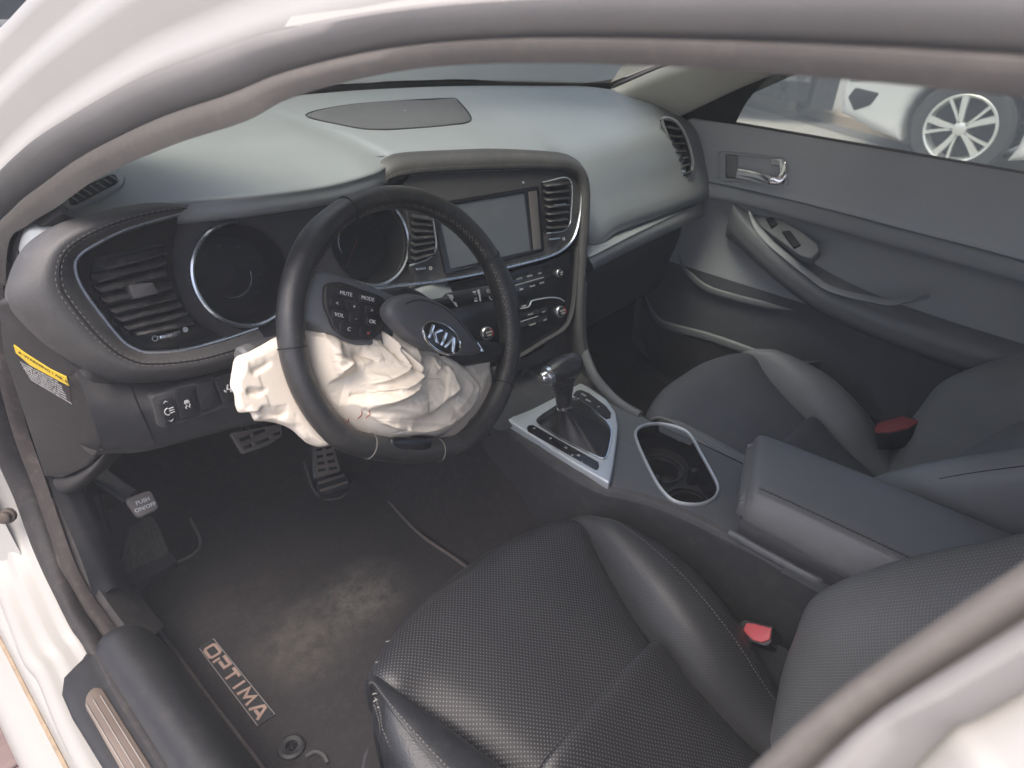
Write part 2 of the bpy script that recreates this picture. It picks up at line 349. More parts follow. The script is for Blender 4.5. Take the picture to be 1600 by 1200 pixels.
# footwell: carpeted floor, firewall, kick panel
carpet = surface('carpet', (.018, .0165, .017), .95, .1, 1500, .8, .3, 14, (.2, .17, .14), .08, bdist=.002)
rows = [[(-.70, -.8, .27), (-.38, -.8, .268), (-.10, -.8, .27), (.10, -.8, .27), (.38, -.8, .27), (.72, -.8, .27)], [(-.70, 0, .27), (-.38, 0, .268), (-.10, 0, .27), (.10, 0, .27), (.38, 0, .27), (.72, 0, .27)],
        [(-.70, .45, .27), (-.38, .45, .272), (-.10, .45, .27), (.10, .45, .27), (.38, .45, .27), (.72, .45, .27)], [(-.70, .66, .34), (-.38, .66, .35), (-.10, .66, .34), (.10, .66, .34), (.38, .66, .34), (.72, .66, .34)],
        [(-.72, .80, .6), (-.38, .80, .6), (-.10, .80, .6), (.10, .8, .6), (.38, .80, .6), (.74, .80, .6)], [(-.72, .84, .98), (-.38, .84, .98), (-.1, .84, .98), (.1, .84, .98), (.38, .84, .98), (.74, .84, .98)]]
vs, fs = surf(rows, 3, 4); obj('floor_carpet', vs, fs, carpet, car)
rows = [[(-.755, .30, .44), (-.748, .33, .50), (-.735, .44, .60), (-.728, .46, .72), (-.71, .40, .90)], [(-.725, .30, .445), (-.722, .34, .50), (-.712, .45, .60), (-.706, .47, .72), (-.69, .42, .90)],
        [(-.708, .31, .40), (-.70, .36, .47), (-.692, .48, .60), (-.69, .50, .72), (-.68, .45, .9)], [(-.692, .31, .28), (-.685, .40, .34), (-.685, .55, .45), (-.685, .6, .7), (-.68, .6, .9)], [(-.69, .45, .265), (-.685, .55, .30), (-.685, .68, .42), (-.685, .75, .7), (-.68, .75, .9)]]
vs, fs = surf(rows, 5, 5); obj('kick_panel', vs, fs, M['black'], car)

# windshield, pillars and roof
wsb = [(-.66, .48, 1.00), (-.60, .57, 1.02), (-.35, .71, 1.032), (0, .78, 1.036), (.35, .72, 1.034), (.62, .575, 1.032), (.74, .50, 1.03)]
wst = [(-.58, -.15, 1.215), (-.5, -.05, 1.285), (-.26, .03, 1.315), (0, .06, 1.322), (.26, .03, 1.315), (.5, -.05, 1.285), (.60, -.17, 1.225)]
rows = [wsb, [tuple(.5 * (a + b) + (0, .025, .03)[i] for i, (a, b) in enumerate(zip(p, q))) for p, q in zip(wsb, wst)], wst]
vs, fs = surf(rows, 6, 6); obj('windshield', vs, fs, M['ws_glass'], car)
band = surface('glass_edge_band', (.02, .022, .02), .4, .5, 500, 0)
b0 = crv([V(p) + V((0, .004, -.012)) for p in wsb], 40); b1 = [p + V((0, -.004, .013)) for p in b0]; vs, fs = lofts([b0, b1]); obj('glass_edge', vs, fs, band, car)
rt = [(-.572, -1.6, 1.262), (-.4, -1.6, 1.36), (0, -1.6, 1.39), (.4, -1.6, 1.36), (.572, -1.6, 1.262)]
rm = [(-.572, -.6, 1.275), (-.4, -.6, 1.37), (0, -.6, 1.40), (.4, -.6, 1.37), (.572, -.6, 1.275)]
rf = [(-.598, -.15, 1.228), (-.4, .0, 1.30), (0, .07, 1.325), (.4, .0, 1.30), (.598, -.15, 1.228)]
vs, fs = surf([rf, rm, rt], 5, 6); obj('roof', vs, fs, M['paint'], car)
vs, fs = surf([[V((p[0] * .93, p[1] - .03, p[2] - .012)) for p in r] for r in (rf, rm, rt)], 5, 6); obj('headliner', vs, fs, M['pillar'], car)
# rear of the cabin: parcel shelf and rear bench mass, rear doors closing it off
vs, fs = surf([[(-.72, -1.75, 1.0), (0, -1.75, 1.02), (.72, -1.75, 1.0)], [(-.72, -1.45, .95), (0, -1.42, .97), (.72, -1.45, .95)], [(-.72, -1.3, .55), (0, -1.28, .57), (.72, -1.3, .55)], [(-.72, -.85, .52), (0, -.85, .52), (.72, -.85, .52)], [(-.72, -.82, .27), (0, -.82, .27), (.72, -.82, .27)]], 4, 3); obj('rear_bench', vs, fs, M['leather'], car)
for s in (-1, 1):
    vs, fs = surf([[(s * .78, -1.7, .4), (s * .78, -1.1, .4), (s * .78, -.72, .4)], [(s * .80, -1.7, .7), (s * .80, -1.1, .7), (s * .79, -.70, .7)], [(s * .765, -1.7, .97), (s * .765, -1.1, .97), (s * .765, -.66, .96)]], 3, 3); obj('rear_door', vs, fs, M['dashlow'], car)
# far side: pillar between windshield and passenger window, dark sail, seal along the roof, rear pillar
pa = [ox((945, 133), .69), V((.70, .40, 1.045))]
A0 = [(.735, .50, 1.02), (.70, .30, 1.105), (.64, .02, 1.195), (.595, -.18, 1.232)]          # glass side edge
A1 = [(.70, .44, 1.01), (.665, .25, 1.09), (.61, .0, 1.18), (.565, -.2, 1.22)]
A2 = [(.715, .30, .985), (.69, .13, 1.075), (.635, -.08, 1.165), (.575, -.25, 1.21)]
A3 = [(.745, .28, .985), (.715, .11, 1.08), (.655, -.10, 1.175), (.595, -.27, 1.222)]
vs, fs = surf([A0, A1, A2, A3], 5, 5); obj('far_pillar_trim', vs, fs, M['pillar'], car)
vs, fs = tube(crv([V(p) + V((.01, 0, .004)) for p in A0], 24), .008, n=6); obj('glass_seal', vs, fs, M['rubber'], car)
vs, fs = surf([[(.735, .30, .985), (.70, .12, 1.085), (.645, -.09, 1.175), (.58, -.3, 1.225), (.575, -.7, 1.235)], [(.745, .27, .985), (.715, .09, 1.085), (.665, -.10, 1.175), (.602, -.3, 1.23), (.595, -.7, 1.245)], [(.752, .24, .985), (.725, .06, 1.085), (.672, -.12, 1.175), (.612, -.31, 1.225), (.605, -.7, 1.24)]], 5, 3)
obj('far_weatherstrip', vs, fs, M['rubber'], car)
vs, fs = surf([[(.76, -.62, .4), (.76, -.62, .9), (.68, -.68, 1.1), (.59, -.74, 1.25)], [(.70, -.63, .4), (.70, -.63, .9), (.63, -.69, 1.1), (.56, -.75, 1.24)], [(.72, -.78, .4), (.72, -.78, .9), (.66, -.82, 1.1), (.58, -.86, 1.24)]], 4, 3); obj('far_centre_pillar', vs, fs, M['pillar'], car)
# bonnet beyond the windshield, wings, wipers
hd = [[(-.78, .62, .97), (-.5, .80, 1.0), (0, .93, 1.015), (.5, .80, 1.0), (.78, .62, .985)], [(-.82, .95, .96), (-.5, 1.15, .985), (0, 1.2, .995), (.5, 1.15, .985), (.82, .95, .975)], [(-.84, 1.4, .9), (-.5, 1.5, .93), (0, 1.55, .945), (.5, 1.5, .93), (.84, 1.4, .91)], [(-.78, 1.65, .80), (-.5, 1.75, .84), (0, 1.8, .85), (.5, 1.75, .84), (.78, 1.65, .80)], [(-.78, 1.75, .4), (-.5, 1.85, .4), (0, 1.9, .4), (.5, 1.85, .4), (.78, 1.75, .4)]]
vs, fs = surf(hd, 5, 5); obj('hood', vs, fs, M['paint'], car)
vs, fs = surf([[(-.80, .45, .985), (-.4, .75, 1.018), (0, .81, 1.026), (.4, .75, 1.02), (.80, .50, 1.0)], [(-.80, .63, .95), (-.5, .81, .98), (0, .94, .995), (.5, .81, .98), (.80, .63, .96)]], 5, 2); obj('cowl', vs, fs, M['dashlow'], car)
vs, fs = surf([[(.80, .55, 1.0), (.82, .95, .98), (.84, 1.4, .92), (.80, 1.7, .80)], [(.90, .55, .94), (.915, .95, .92), (.915, 1.4, .86), (.87, 1.7, .7)], [(.92, .55, .3), (.92, .95, .6), (.92, 1.4, .6), (.89, 1.7, .4)]], 5, 4); obj('fender', vs, fs, M['paint'], car)

# passenger footwell: kick panel and the wall ahead of the far door
vs, fs = surf([[(.77, .20, 1.0), (.77, .20, .7), (.77, .20, .45), (.77, .20, .25)], [(.735, .25, 1.0), (.735, .25, .7), (.735, .25, .45), (.735, .25, .25)], [(.70, .45, 1.0), (.70, .45, .7), (.70, .45, .45), (.70, .45, .25)], [(.68, .86, 1.0), (.68, .86, .7), (.68, .86, .45), (.68, .86, .25)]], 3, 3); obj('far_kick_panel', vs, fs, M['black'], car)
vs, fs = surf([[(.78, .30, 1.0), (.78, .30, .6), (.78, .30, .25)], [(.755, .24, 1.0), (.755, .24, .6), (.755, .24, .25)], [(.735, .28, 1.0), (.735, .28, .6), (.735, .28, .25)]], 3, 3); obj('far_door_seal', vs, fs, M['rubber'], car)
vs, fs = surf([[(.70, -.9, .27), (.70, .3, .27)], [(.74, -.9, .30), (.74, .3, .30)], [(.80, -.9, .40), (.80, .4, .40)], [(.86, -.9, .36), (.86, .4, .36)]], 3, 3); obj('far_sill', vs, fs, M['black'], car)
# near-side wing ahead of the hinge pillar
vs, fs = surf([[(-.79, .58, 1.0), (-.82, .95, .975), (-.84, 1.4, .91), (-.80, 1.7, .80)], [(-.90, .60, .94), (-.915, .95, .92), (-.915, 1.4, .86), (-.87, 1.7, .7)], [(-.925, .62, .62), (-.925, .95, .62), (-.92, 1.4, .6), (-.89, 1.7, .4)], [(-.90, .64, .25), (-.90, .80, .3), (-.90, 1.5, .35), (-.87, 1.7, .3)]], 5, 4); obj('fender', vs, fs, M['paint'], car)
# ================================================================== outside: ground, pavement, kerb and the neighbouring vehicles
asph = surface('asphalt', (.30, .285, .255), .9, .2, 60, .4, .12, .7, (.38, .34, .28), .25, bdist=.01)
vs, fs = lofts([[V((x, y, 0)) for x in (-160, -20, 0, 20, 160)] for y in (-160, -20, 0, 20, 160)]); obj('ground', vs, fs, asph, None, kind='structure')
pv = bpy.data.objects.new('pavement', None); COL.objects.link(pv); pv.location = (-1.3, .4, 0); ORG[pv] = V(pv.location); tag(pv, kind='structure')
vs, fs = lofts([[V((x, y, .004)) for x in (-2.4, -.55)] for y in (-1.0, 1.6)]); obj('mortar_bed', vs, fs, surface('mortar', (.15, .12, .11), .95, .1, 200, .5), pv)
pav = [surface('paver_%s' % n, c, .85, .25, 150, .4, .15, 15, (.4, .33, .28), .15) for n, c in (('brown', (.20, .145, .135)), ('mauve', (.22, .165, .155)), ('dark', (.17, .125, .115)))]
me_ = []
for mt in pav:
    vs, fs = plate_g(Frame((0, 0, 0), (0, 0, 1), (0, 1, 0)), fillet([(-.098, -.098), (.098, -.098), (.098, .098), (-.098, .098)], .004, 1), .05, .004, z0=.012); o = obj('paver', vs, fs, mt, pv); me_.append(o.data); bpy.data.objects.remove(o)
for i in range(8):
    for j in range(9):
        o = bpy.data.objects.new('paver', me_[(i * 5 + j * 3 + i * j) % 3]); COL.objects.link(o); o.parent = pv; o.location = (-.95 + .2 * i + V(pv.location).x * 0 - .0 , -.62 + .2 * j + (.1 if i % 2 else 0), random.uniform(-.001, .002))
        o.rotation_euler = (0, 0, random.choice((0, pi / 2, pi)))
k0, k1 = oz((1236, 172), 0), oz((1420, 222), 0); dk_ = (k1 - k0).normalized(); k0 -= dk_ * 2; k1 += dk_ * 6
vs, fs = sweep([k0, k0.lerp(k1, .5), k1], [(-.10, 0), (-.10, .10), (-.08, .12), (.08, .12), (.10, .10), (.10, 0)]); obj('kerb', vs, fs, surface('kerb_concrete', (.33, .27, .21), .9, .2, 60, .3, .15, 3, bdist=.006), None, kind='structure')
a0, a1 = oz((1250, 158), 0), oz((1440, 205), 0); nk = V((dk_.y, -dk_.x, 0)); vs, fs = lofts([[k0 + nk * .45 + V((0, 0, .004)), k1 + nk * .45 + V((0, 0, .004))], [k0 + nk * .12 + V((0, 0, .004)), k1 + nk * .12 + V((0, 0, .004))]]); obj('gutter', vs, fs, surface('gutter_tar', (.13, .125, .12), .9, .2, 60, .3), None, kind='structure')

tyre_m = surface('tyre_rubber', (.035, .035, .037), .8, .3, 200, .3, .2, 10, (.25, .22, .2), .12)
rim_m = surface('alloy_silver', (.62, .62, .58), .32, .5, 300, 0, .05, 20, metal=.55, dusty=.05)
lamp_m = glass('lamp_glass', (.85, .85, .85)); dgl = plain('dark_glass', (.02, .022, .025), .08)
def sedan(name, label, loc, rz, paint, group=None, detail=True, R_=.374, RI=.257):
    """a saloon pointing along +y in its own axes, near side at x = 0"""
    o = thing(name, label, 'car', loc, group); o.rotation_euler = (0, 0, rz); ORG[o] = V((0, 0, 0))
    zc = R_; fx, rx = 0.0, -2.78
    def arc(cy, r, a0, a1, n=14): return [(cy + r * cos(R(a0 + (a1 - a0) * i / n)), zc + r * sin(R(a0 + (a1 - a0) * i / n))) for i in range(n + 1)]
    ar = R_ + .055
    pr = [(.93, .36), (.97, .50), (.96, .66), (.90, .76), (.60, .88), (-.25, 1.0), (-.30, 1.02), (-2.9, 1.06), (-3.6, 1.04), (-3.72, .95), (-3.75, .6), (-3.68, .34)]
    pr += [(-3.3, .24)] + arc(rx, ar, 205, -25)[0:] + [(-2.2, .22), (-.5, .22)] + arc(fx, ar, 205, -22) + [(.62, .26)]
    fr = Frame((0, 0, 0), (-1, 0, 0))                      # local x = +y? handled below
    fr = type('F', (), {'M': Matrix(((0, 0, -1, 0), (1, 0, 0, 0), (0, 1, 0, 0), (0, 0, 0, 1)))})
    vs, fs = plate_g(fr, pr, 1.76, .07); b = obj('body', vs, fs, paint, o, sharp=40)
    cab = [(-.35, 1.0), (-1.05, 1.38), (-1.6, 1.46), (-2.3, 1.44), (-3.1, 1.08), (-2.9, 1.0)]
    vs, fs = plate_g(type('F', (), {'M': fr.M @ Matrix.Translation((0, 0, -.14))}), cab, 1.48, .10); obj('cabin', vs, fs, paint, o)
    for w in ([(-.62, 1.06), (-1.1, 1.33), (-1.55, 1.39), (-1.58, 1.07)], [(-1.66, 1.07), (-1.64, 1.39), (-2.2, 1.37), (-2.75, 1.10)]):
        vs, fs = plate_g(type('F', (), {'M': fr.M @ Matrix.Translation((0, 0, -.135))}), fillet(w, .04), .02, .004); obj('window', vs, fs, dgl, o)
    vs, fs = surf([[V((.16, -.37, 1.02)), V((.88, -.30, 1.03)), V((1.60, -.37, 1.02))], [V((.26, -1.02, 1.385)), V((.88, -.98, 1.40)), V((1.50, -1.02, 1.385))]], 3, 2); obj('windshield', vs, fs, dgl, o)
    for cy in (fx, rx):
        for cx, sg in ((.02, -1), (1.74, 1)):
            Mw = Matrix.Translation((cx, cy, zc)) @ Matrix.Rotation(-pi / 2 * (1 if sg < 0 else -1), 4, 'Y')
            w = [(RI, -.20), (RI + .02, -.205), (R_ - .03, -.20), (R_ - .004, -.17), (R_, -.10), (R_ - .004, -.03), (R_ - .03, .0), (RI + .03, .008), (RI + .008, .004), (RI, -.01), (RI - .005, -.2)]
            vs, fs = lathe_g(Mw, w, 40, False); wh = obj('wheel', vs, fs, tyre_m, o)
            vs, fs = lathe_g(Mw, [(RI + .004, .002), (RI - .004, .010), (RI - .018, .004), (RI - .024, -.03), (RI - .04, -.15)], 40, False); obj('rim', vs, fs, rim_m, wh)
            vs, fs = lathe_g(Mw, [(RI - .03, -.10), (.0001, -.10)], 24, False); obj('brake_disc', vs, fs, M['black'], wh)
            vs, fs = lathe_g(Mw, [(.055, -.03), (.05, .004), (.035, .010), (.0001, .011)], 20, False); hb_ = obj('wheel_hub', vs, fs, rim_m, wh)
            if detail:
                for i in range(5):
                    for da, wdt, wd2 in ((-.22, .020, .030), (.22, .009, .014)):
                        a = 2 * pi * i / 5 + .35; rows = []
                        for t, r_ in ((0, .045), (.5, .14), (1, RI - .012)):
                            ang_ = a + da * (.55 + .45 * t); ww = wdt + (wd2 - wdt) * t; c = V((r_ * cos(ang_), r_ * sin(ang_), .006 - .012 * (1 - t) * 0)); tn = V((-sin(ang_), cos(ang_), 0)); rows.append([Mw @ (c + tn * x + V((0, 0, z))) for x, z in ((-ww, -.02), (-ww * .8, .0), (ww * .8, .0), (ww, -.02))])
                        vs, fs = lofts(rows); obj('spoke', vs, fs, rim_m, wh)
    def side(nm, q, mt, th=.01, z=.004, bev=.003): vs, fs = plate_g(fr, fillet(q, .015), th, bev, z0=z); return obj(nm, vs, fs, mt, o)
    side('headlight', [(.52, .80), (.90, .70), (.92, .62), (.70, .66)], lamp_m); side('fog_lamp_recess', [(.66, .56), (.86, .58), (.90, .50), (.82, .40), (.70, .46)], M['black']); vs, fs = lathe_g(fr.M @ Matrix.Translation((.80, .49, .012)), [(.0001, .012), (.035, .008), (.04, 0)], 16, False); obj('fog_lamp', vs, fs, lamp_m, o)
    side('door_seam', [(-.52, .30), (-.51, .30), (-.42, .98), (-.43, .98)], M['dark'], .006, .003, 0); side('sill_strip', [(-2.25, .25), (-.5, .25), (-.5, .30), (-2.25, .30)], M['black'])
    side('door_handle', [(-1.25, .86), (-1.05, .865), (-1.05, .90), (-1.25, .895)], paint, .03, .02)
    return o
wpaint = surface('parked_white_paint', (.50, .50, .48), .3, .5, 60, 0, .03, 3, (.4, .36, .3), .08)
wc = ox((1500, 199), 5.72)
sedan('parked_car', 'white parked car with silver spoked alloy wheel seen through the passenger window', (5.70, wc.y, 0), 0, wpaint)
# white car across the front, at the top left corner
sedan('parked_car', 'white parked car with dark windows beyond the upper left corner of the door frame', (-1.35, 2.32, 0), R(90), wpaint, detail=False)
# stripped black wreck
wk = thing('wrecked_car', 'black wrecked car with its front end torn open, seen through the passenger window', 'car', oz((1180, 190), 0)); q = oz((1176, 190), 0)
wm = surface('charred_metal', (.030, .031, .034), .6, .5, 20, .3, .5, 6, (.25, .23, .2), .15); wl2 = surface('scuffed_steel', (.22, .22, .22), .5, .5, 30, .3, .4, 8, metal=.5)
vv = V((ray(1185, 150).x, ray(1185, 150).y, 0)).normalized(); rr_ = V((vv.y, -vv.x, 0)); Mq = Matrix(((rr_.x, vv.x, 0, q.x), (rr_.y, vv.y, 0, q.y), (0, 0, 1, 0), (0, 0, 0, 1)))
def wb(nm, x, y, z, sx, sy, sz, mt, rz=0, par=None): vs, fs = box_g(Mq @ Matrix.Translation((x, y, z)) @ Matrix.Rotation(rz, 4, 'Z'), sx, sy, sz, .03); return obj(nm, vs, fs, mt, par or wk)
wb('body_shell', -.55, 2.0, .75, 1.9, 2.6, .9, wm); wb('engine_block', -.15, .45, .55, .7, .7, .5, wm, .2); wb('radiator_support', -.35, .1, .42, 1.3, .10, .12, wm, .05); wb('radiator_support', -.35, .12, .85, 1.35, .10, .10, wm, -.08)
wb('bumper_beam', .05, -.02, .52, .9, .10, .16, wl2, .12); wb('engine_part', .18, .25, .62, .22, .2, .2, wl2, .4); wb('engine_part', -.38, .2, .66, .26, .2, .26, wm, .8); wb('engine_part', .35, .4, .36, .3, .3, .3, wm, .3); wb('hanging_liner', .62, .5, .40, .25, .5, .5, wm, .3)
for i in range(10): x, z = random.uniform(-.9, .5), random.uniform(.25, 1.0); vs, fs = tube(crv([Mq @ V((x, .0 + random.uniform(-.05, .2), z)), Mq @ V((x + random.uniform(-.2, .2), -.05, z + random.uniform(-.15, .1))), Mq @ V((x + random.uniform(-.3, .3), .1, z + random.uniform(-.25, .2)))], 10), random.uniform(.012, .03), n=6); obj('hose', vs, fs, wm if i % 3 else wl2, wk)
for x in (-1.25, .55):
    vs, fs = lathe_g(Mq @ Matrix.Translation((x, 1.0, .32)) @ Matrix.Rotation(pi / 2, 4, 'Y'), [(.20, -.1), (.29, -.1), (.32, -.06), (.32, .06), (.29, .1), (.20, .1), (.0001, .06)], 28); obj('wheel', vs, fs, tyre_m, wk)
vs, fs = lathe_g(Mq @ Matrix.Translation((-.42, -.02, .70)) @ Matrix.Rotation(pi / 2, 4, 'X'), [(.05, -.02), (.05, .03), (.0001, .04)], 16); obj('headlamp', vs, fs, M['bright'], wk)
# ================================================================== dashboard
dash = thing('dashboard', 'dark grey dashboard with round instrument dials and a centre screen under the windshield', 'dashboard', (0, .3, .75))
T20 = R(20)
FD = Frame((0, .20, .90), (0, -cos(T20), sin(T20)))                                   # driver's face of the dashboard
FS = Frame((0, .19, .90), (-sin(R(10)) * cos(T20), -cos(R(10)) * cos(T20), sin(T20)))      # centre stack, turned to the driver
FG = Frame((0, .24, .90), (0, -cos(T20), sin(T20)))                                   # plane of the dial rings
# soft top pad: windshield base -> lip over the dials -> roll and passenger face
P = []
def colm(ws, lip, kind):
    ws, lip = V(ws), V(lip)
    if kind == 'd':
        a = ws.lerp(lip, .35) + V((0, 0, .012)); b = ws.lerp(lip, .75) + V((0, 0, .012)); c = [lip, lip + V((0, -.014, -.012)), lip + V((0, -.006, -.034)), lip + V((0, .09, -.05)), lip + V((0, .15, -.10))]
    else:
        x = lip.x; a = ws.lerp(lip, .4) + V((0, 0, .006)); b = ws.lerp(lip, .8) + V((0, 0, .008)); c = [lip, V((x, .235, .962)), V((x, .188, .885)), V((x, .166, .803)), V((x, .34, .79))]
    P.append([ws, a, b] + c)
colm((-.672, .42, .950), (-.716, .240, .940), 'd'); colm((-.650, .48, .985), (-.680, .268, .984), 'd'); colm((-.615, .54, 1.010), (-.63, .284, .998), 'd')
colm((-.55, .60, 1.018), (-.54, .284, 1.006), 'd'); colm((-.44, .665, 1.021), (-.434, .252, 1.007), 'd'); colm((-.33, .72, 1.024), (-.334, .243, 1.005), 'd'); colm((-.235, .745, 1.026), (-.245, .252, 1.007), 'd')

for p_, w_ in (((604, 247), (-.195, .755, 1.026)), ((622, 241), (-.165, .762, 1.027)), ((645, 238), (-.14, .768, 1.027)), ((705, 235), (-.08, .775, 1.028)), ((780, 233), (.05, .775, 1.028)), ((850, 237), (.13, .77, 1.028))): colm(w_, FS.at(p_, -.022) + V((0, .006, -.003)), 'd')
colm((.20, .755, 1.028), (.215, .300, .992), 'p'); colm((.33, .72, 1.028), (.33, .31, .992), 'p'); colm((.50, .65, 1.027), (.50, .31, .992), 'p'); colm((.66, .555, 1.027), (.66, .305, .993), 'p'); colm((.735, .48, 1.02), (.728, .30, .993), 'p')
vs, fs = surf([[c[j] for c in P] for j in range(8)], 5, 5); obj('top_pad', vs, fs, M['dash'], dash, sharp=60)
# passenger lower face: pale strip and glovebox
seg = [(915, 398), (930, 391), (1000, 356), (1092, 313)]
r0 = [oz(p, .803) + V((0, .004, 0)) for p in seg]; r1 = [p + V((0, -.012, -.006)) for p in r0]
low = [(918, 425), (935, 415), (1005, 380), (1092, 340)]
r2 = [oz(p, .757) for p in low]; r3 = [p + V((0, .10, -.012)) for p in r2]
vs, fs = surf([[p + V((0, .12, .004)) for p in r0], r0, r1, [a.lerp(b, .5) + V((0, -.012, 0)) for a, b in zip(r1, r2)], r2, r3], 6, 4); obj('passenger_trim_strip', vs, fs, M['dash'], dash)
vs, fs = surf([[(.19, .20, .75), (.45, .22, .75), (.74, .24, .75)], [(.19, .19, .70), (.45, .21, .70), (.74, .23, .70)], [(.19, .22, .60), (.45, .235, .60), (.74, .25, .60)], [(.19, .26, .52), (.45, .27, .52), (.74, .28, .52)], [(.19, .45, .50), (.45, .45, .50), (.74, .45, .50)]], 5, 5)
gb = obj('glovebox', vs, fs, M['dashlow'], dash)
vs, fs = tube(crv([(.24, .186, .70), (.24, .205, .62), (.26, .23, .57)], 10), .0012, n=5); obj('lid_seam', vs, fs, M['dark'], gb)
# speaker grille and defroster vent in the top pad
def padz(p, z=1.022):
    return oz(p, z)
gr = [padz(p) for p in [(478, 180), (540, 165), (620, 158), (704, 154), (716, 158), (736, 187), (700, 196), (640, 201), (585, 203), (540, 197)]]
fzz = Frame((0, .5, 1.0245), (0, 0.02, 1), (0, 1, 0))
gl = [(p.x, p.y - .5) for p in gr]
grm = surface('speaker_grille_mesh', (.10, .10, .103), .7, .3, 900, .9, .1, 9, voro=True)
gz = 1.036
def onpad(p):
    """first meeting of a sight line with the pad mesh"""
    return _pad.ray_cast(CAM, ray(*p).normalized())[0]
from mathutils.bvhtree import BVHTree
vs, fs = surf([[c[j] for c in P] for j in range(8)], 5, 5); _pad = BVHTree.FromPolygons(vs, fs)
gp = [onpad(p) + V((0, 0, .001)) for p in [(478, 180), (540, 165), (620, 158), (704, 154), (716, 158), (736, 187), (700, 196), (640, 201), (585, 203), (540, 197)]]
def draped(name, pts2, mat, parent, lift=.0015, n=40, edge=None):
    """a thin panel laid on the pad: fan from its centre, each point dropped on the surface"""
    loop = crv([V((p.x, p.y, 0)) for p in pts2], n, True); c = sum(loop, V((0, 0, 0))) / n; rows = []
    for k in (1.0, .97, .8, .5, .25, .02):
        row = []
        for q in loop:
            w = c.lerp(q, k); h = _pad.ray_cast(V((w.x, w.y, 2)), V((0, 0, -1)))[0]; row.append(V((w.x, w.y, h.z + (lift if k < 1 else -.001))))
        rows.append(row)
    vs, fs = lofts(rows, True); return obj(name, vs, fs, mat, parent)
o = draped('speaker_grille', gp, grm, dash)
e = crv([V((p.x, p.y, _pad.ray_cast(V((p.x, p.y, 2)), V((0, 0, -1)))[0].z)) for p in gp], 60, True); vs, fs = tube(e, .0018, True, 5); obj('grille_gap', vs, fs, M['dark'], o)
dp = [onpad(p) for p in [(98, 312), (112, 298), (150, 281), (182, 270), (194, 274), (194, 289), (180, 300), (140, 320), (112, 331), (100, 326)]]
o = draped('defroster_vent', dp, M['dash'], dash, .003)
dq = [onpad(p) for p in [(108, 312), (125, 300), (160, 284), (178, 277), (185, 281), (184, 290), (160, 303), (130, 319), (113, 325)]]
q = draped('vent_well', dq, M['dark'], o, .0042)
mb = MB()
for k in range(7):
    t = k / 6; a = onpad((112 + 62 * t, 313 - 32 * t)) + V((0, 0, .0045)); b = onpad((124 + 62 * t, 321 - 33 * t)) + V((0, 0, .0045)); vs, fs = tube([a, b], .0012, n=5); obj('slat', vs, fs, M['dash'], o)

# padded pod round the driver's vent, stitched, open towards the dials
po = [(285, 319), (230, 317), (160, 329), (96, 348), (48, 380), (22, 428), (18, 474), (62, 526), (108, 562), (150, 587), (200, 599), (290, 592), (350, 578), (402, 560)]
pi_ = [(279, 334), (235, 346), (190, 361), (150, 381), (124, 398), (116, 418), (128, 452), (165, 503), (192, 534), (212, 546), (235, 551), (290, 547), (345, 533), (402, 514)]
o0 = [FD.at(p, -.004) for p in po]; i0 = [FD.at(p, .004) for p in pi_]; n = FD.n
rows = [[p - n * .03 for p in o0], o0, [a.lerp(b, .18) + n * .016 for a, b in zip(o0, i0)], [a.lerp(b, .45) + n * .026 for a, b in zip(o0, i0)], [a.lerp(b, .74) + n * .020 for a, b in zip(o0, i0)], [a.lerp(b, .93) + n * .008 for a, b in zip(o0, i0)], i0, [p - n * .02 for p in i0]]
vs, fs = surf(rows, 6, 4); podm = surface('stitched_dash_leather', (.060, .057, .055), .5, .5, 800, .4, .12, 8, (.4, .36, .32), .06, voro=True)
pod = obj('vent_surround', vs, fs, podm, dash, sharp=70)
rr = [crvu(r, 6) for r in rows]
def stitches(path, name, mat, parent, L=.0042, gap=.0022, r=.0006, lift=V((0, 0, 0))):
    tot = sum((path[i + 1] - path[i]).length for i in range(len(path) - 1)); m = max(2, int(tot / (L + gap))); q = crv(path, 2 * m); mb = MB()
    for i in range(m): mb.add(*tube([q[2 * i] + lift, q[2 * i].lerp(q[2 * i + 1], .95) + lift], r, n=4))
    return mb.obj(name, mat, parent, kind='stuff')
seam = [a.lerp(b, .70) + n * .0225 for a, b in zip(o0, i0)]; seam2 = [a.lerp(b, .60) + n * .0255 for a, b in zip(o0, i0)]
stitches(crvu(seam, 6), 'stitching', M['thread'], pod); stitches(crvu(seam2, 6), 'stitching', M['thread'], pod)
vs, fs = tube([a.lerp(b, .65) + n * .0235 for a, b in zip(crvu(o0, 6), crvu(i0, 6))], .0012, n=5); obj('seam', vs, fs, M['dark'], pod)
vs, fs = sweep(crvu([FD.at(p, .005) for p in pi_], 8), circ(.0032, 10, .0045), up=FD.n); obj('vent_trim', vs, fs, M['chrome'], dash)
# dark well with its vent
well = [(279, 334), (235, 346), (190, 361), (150, 381), (124, 398), (116, 418), (128, 452), (165, 503), (192, 534), (212, 546), (235, 551), (290, 547), (350, 532), (338, 520), (312, 503), (292, 478), (278, 440), (272, 395)]
plate('vent_panel', FD, [tuple(p.xy) for p in crv([(*FD.loc(p, -.012), 0) for p in well], 70, True)], .02, M['gloss'], dash, z0=-.018)

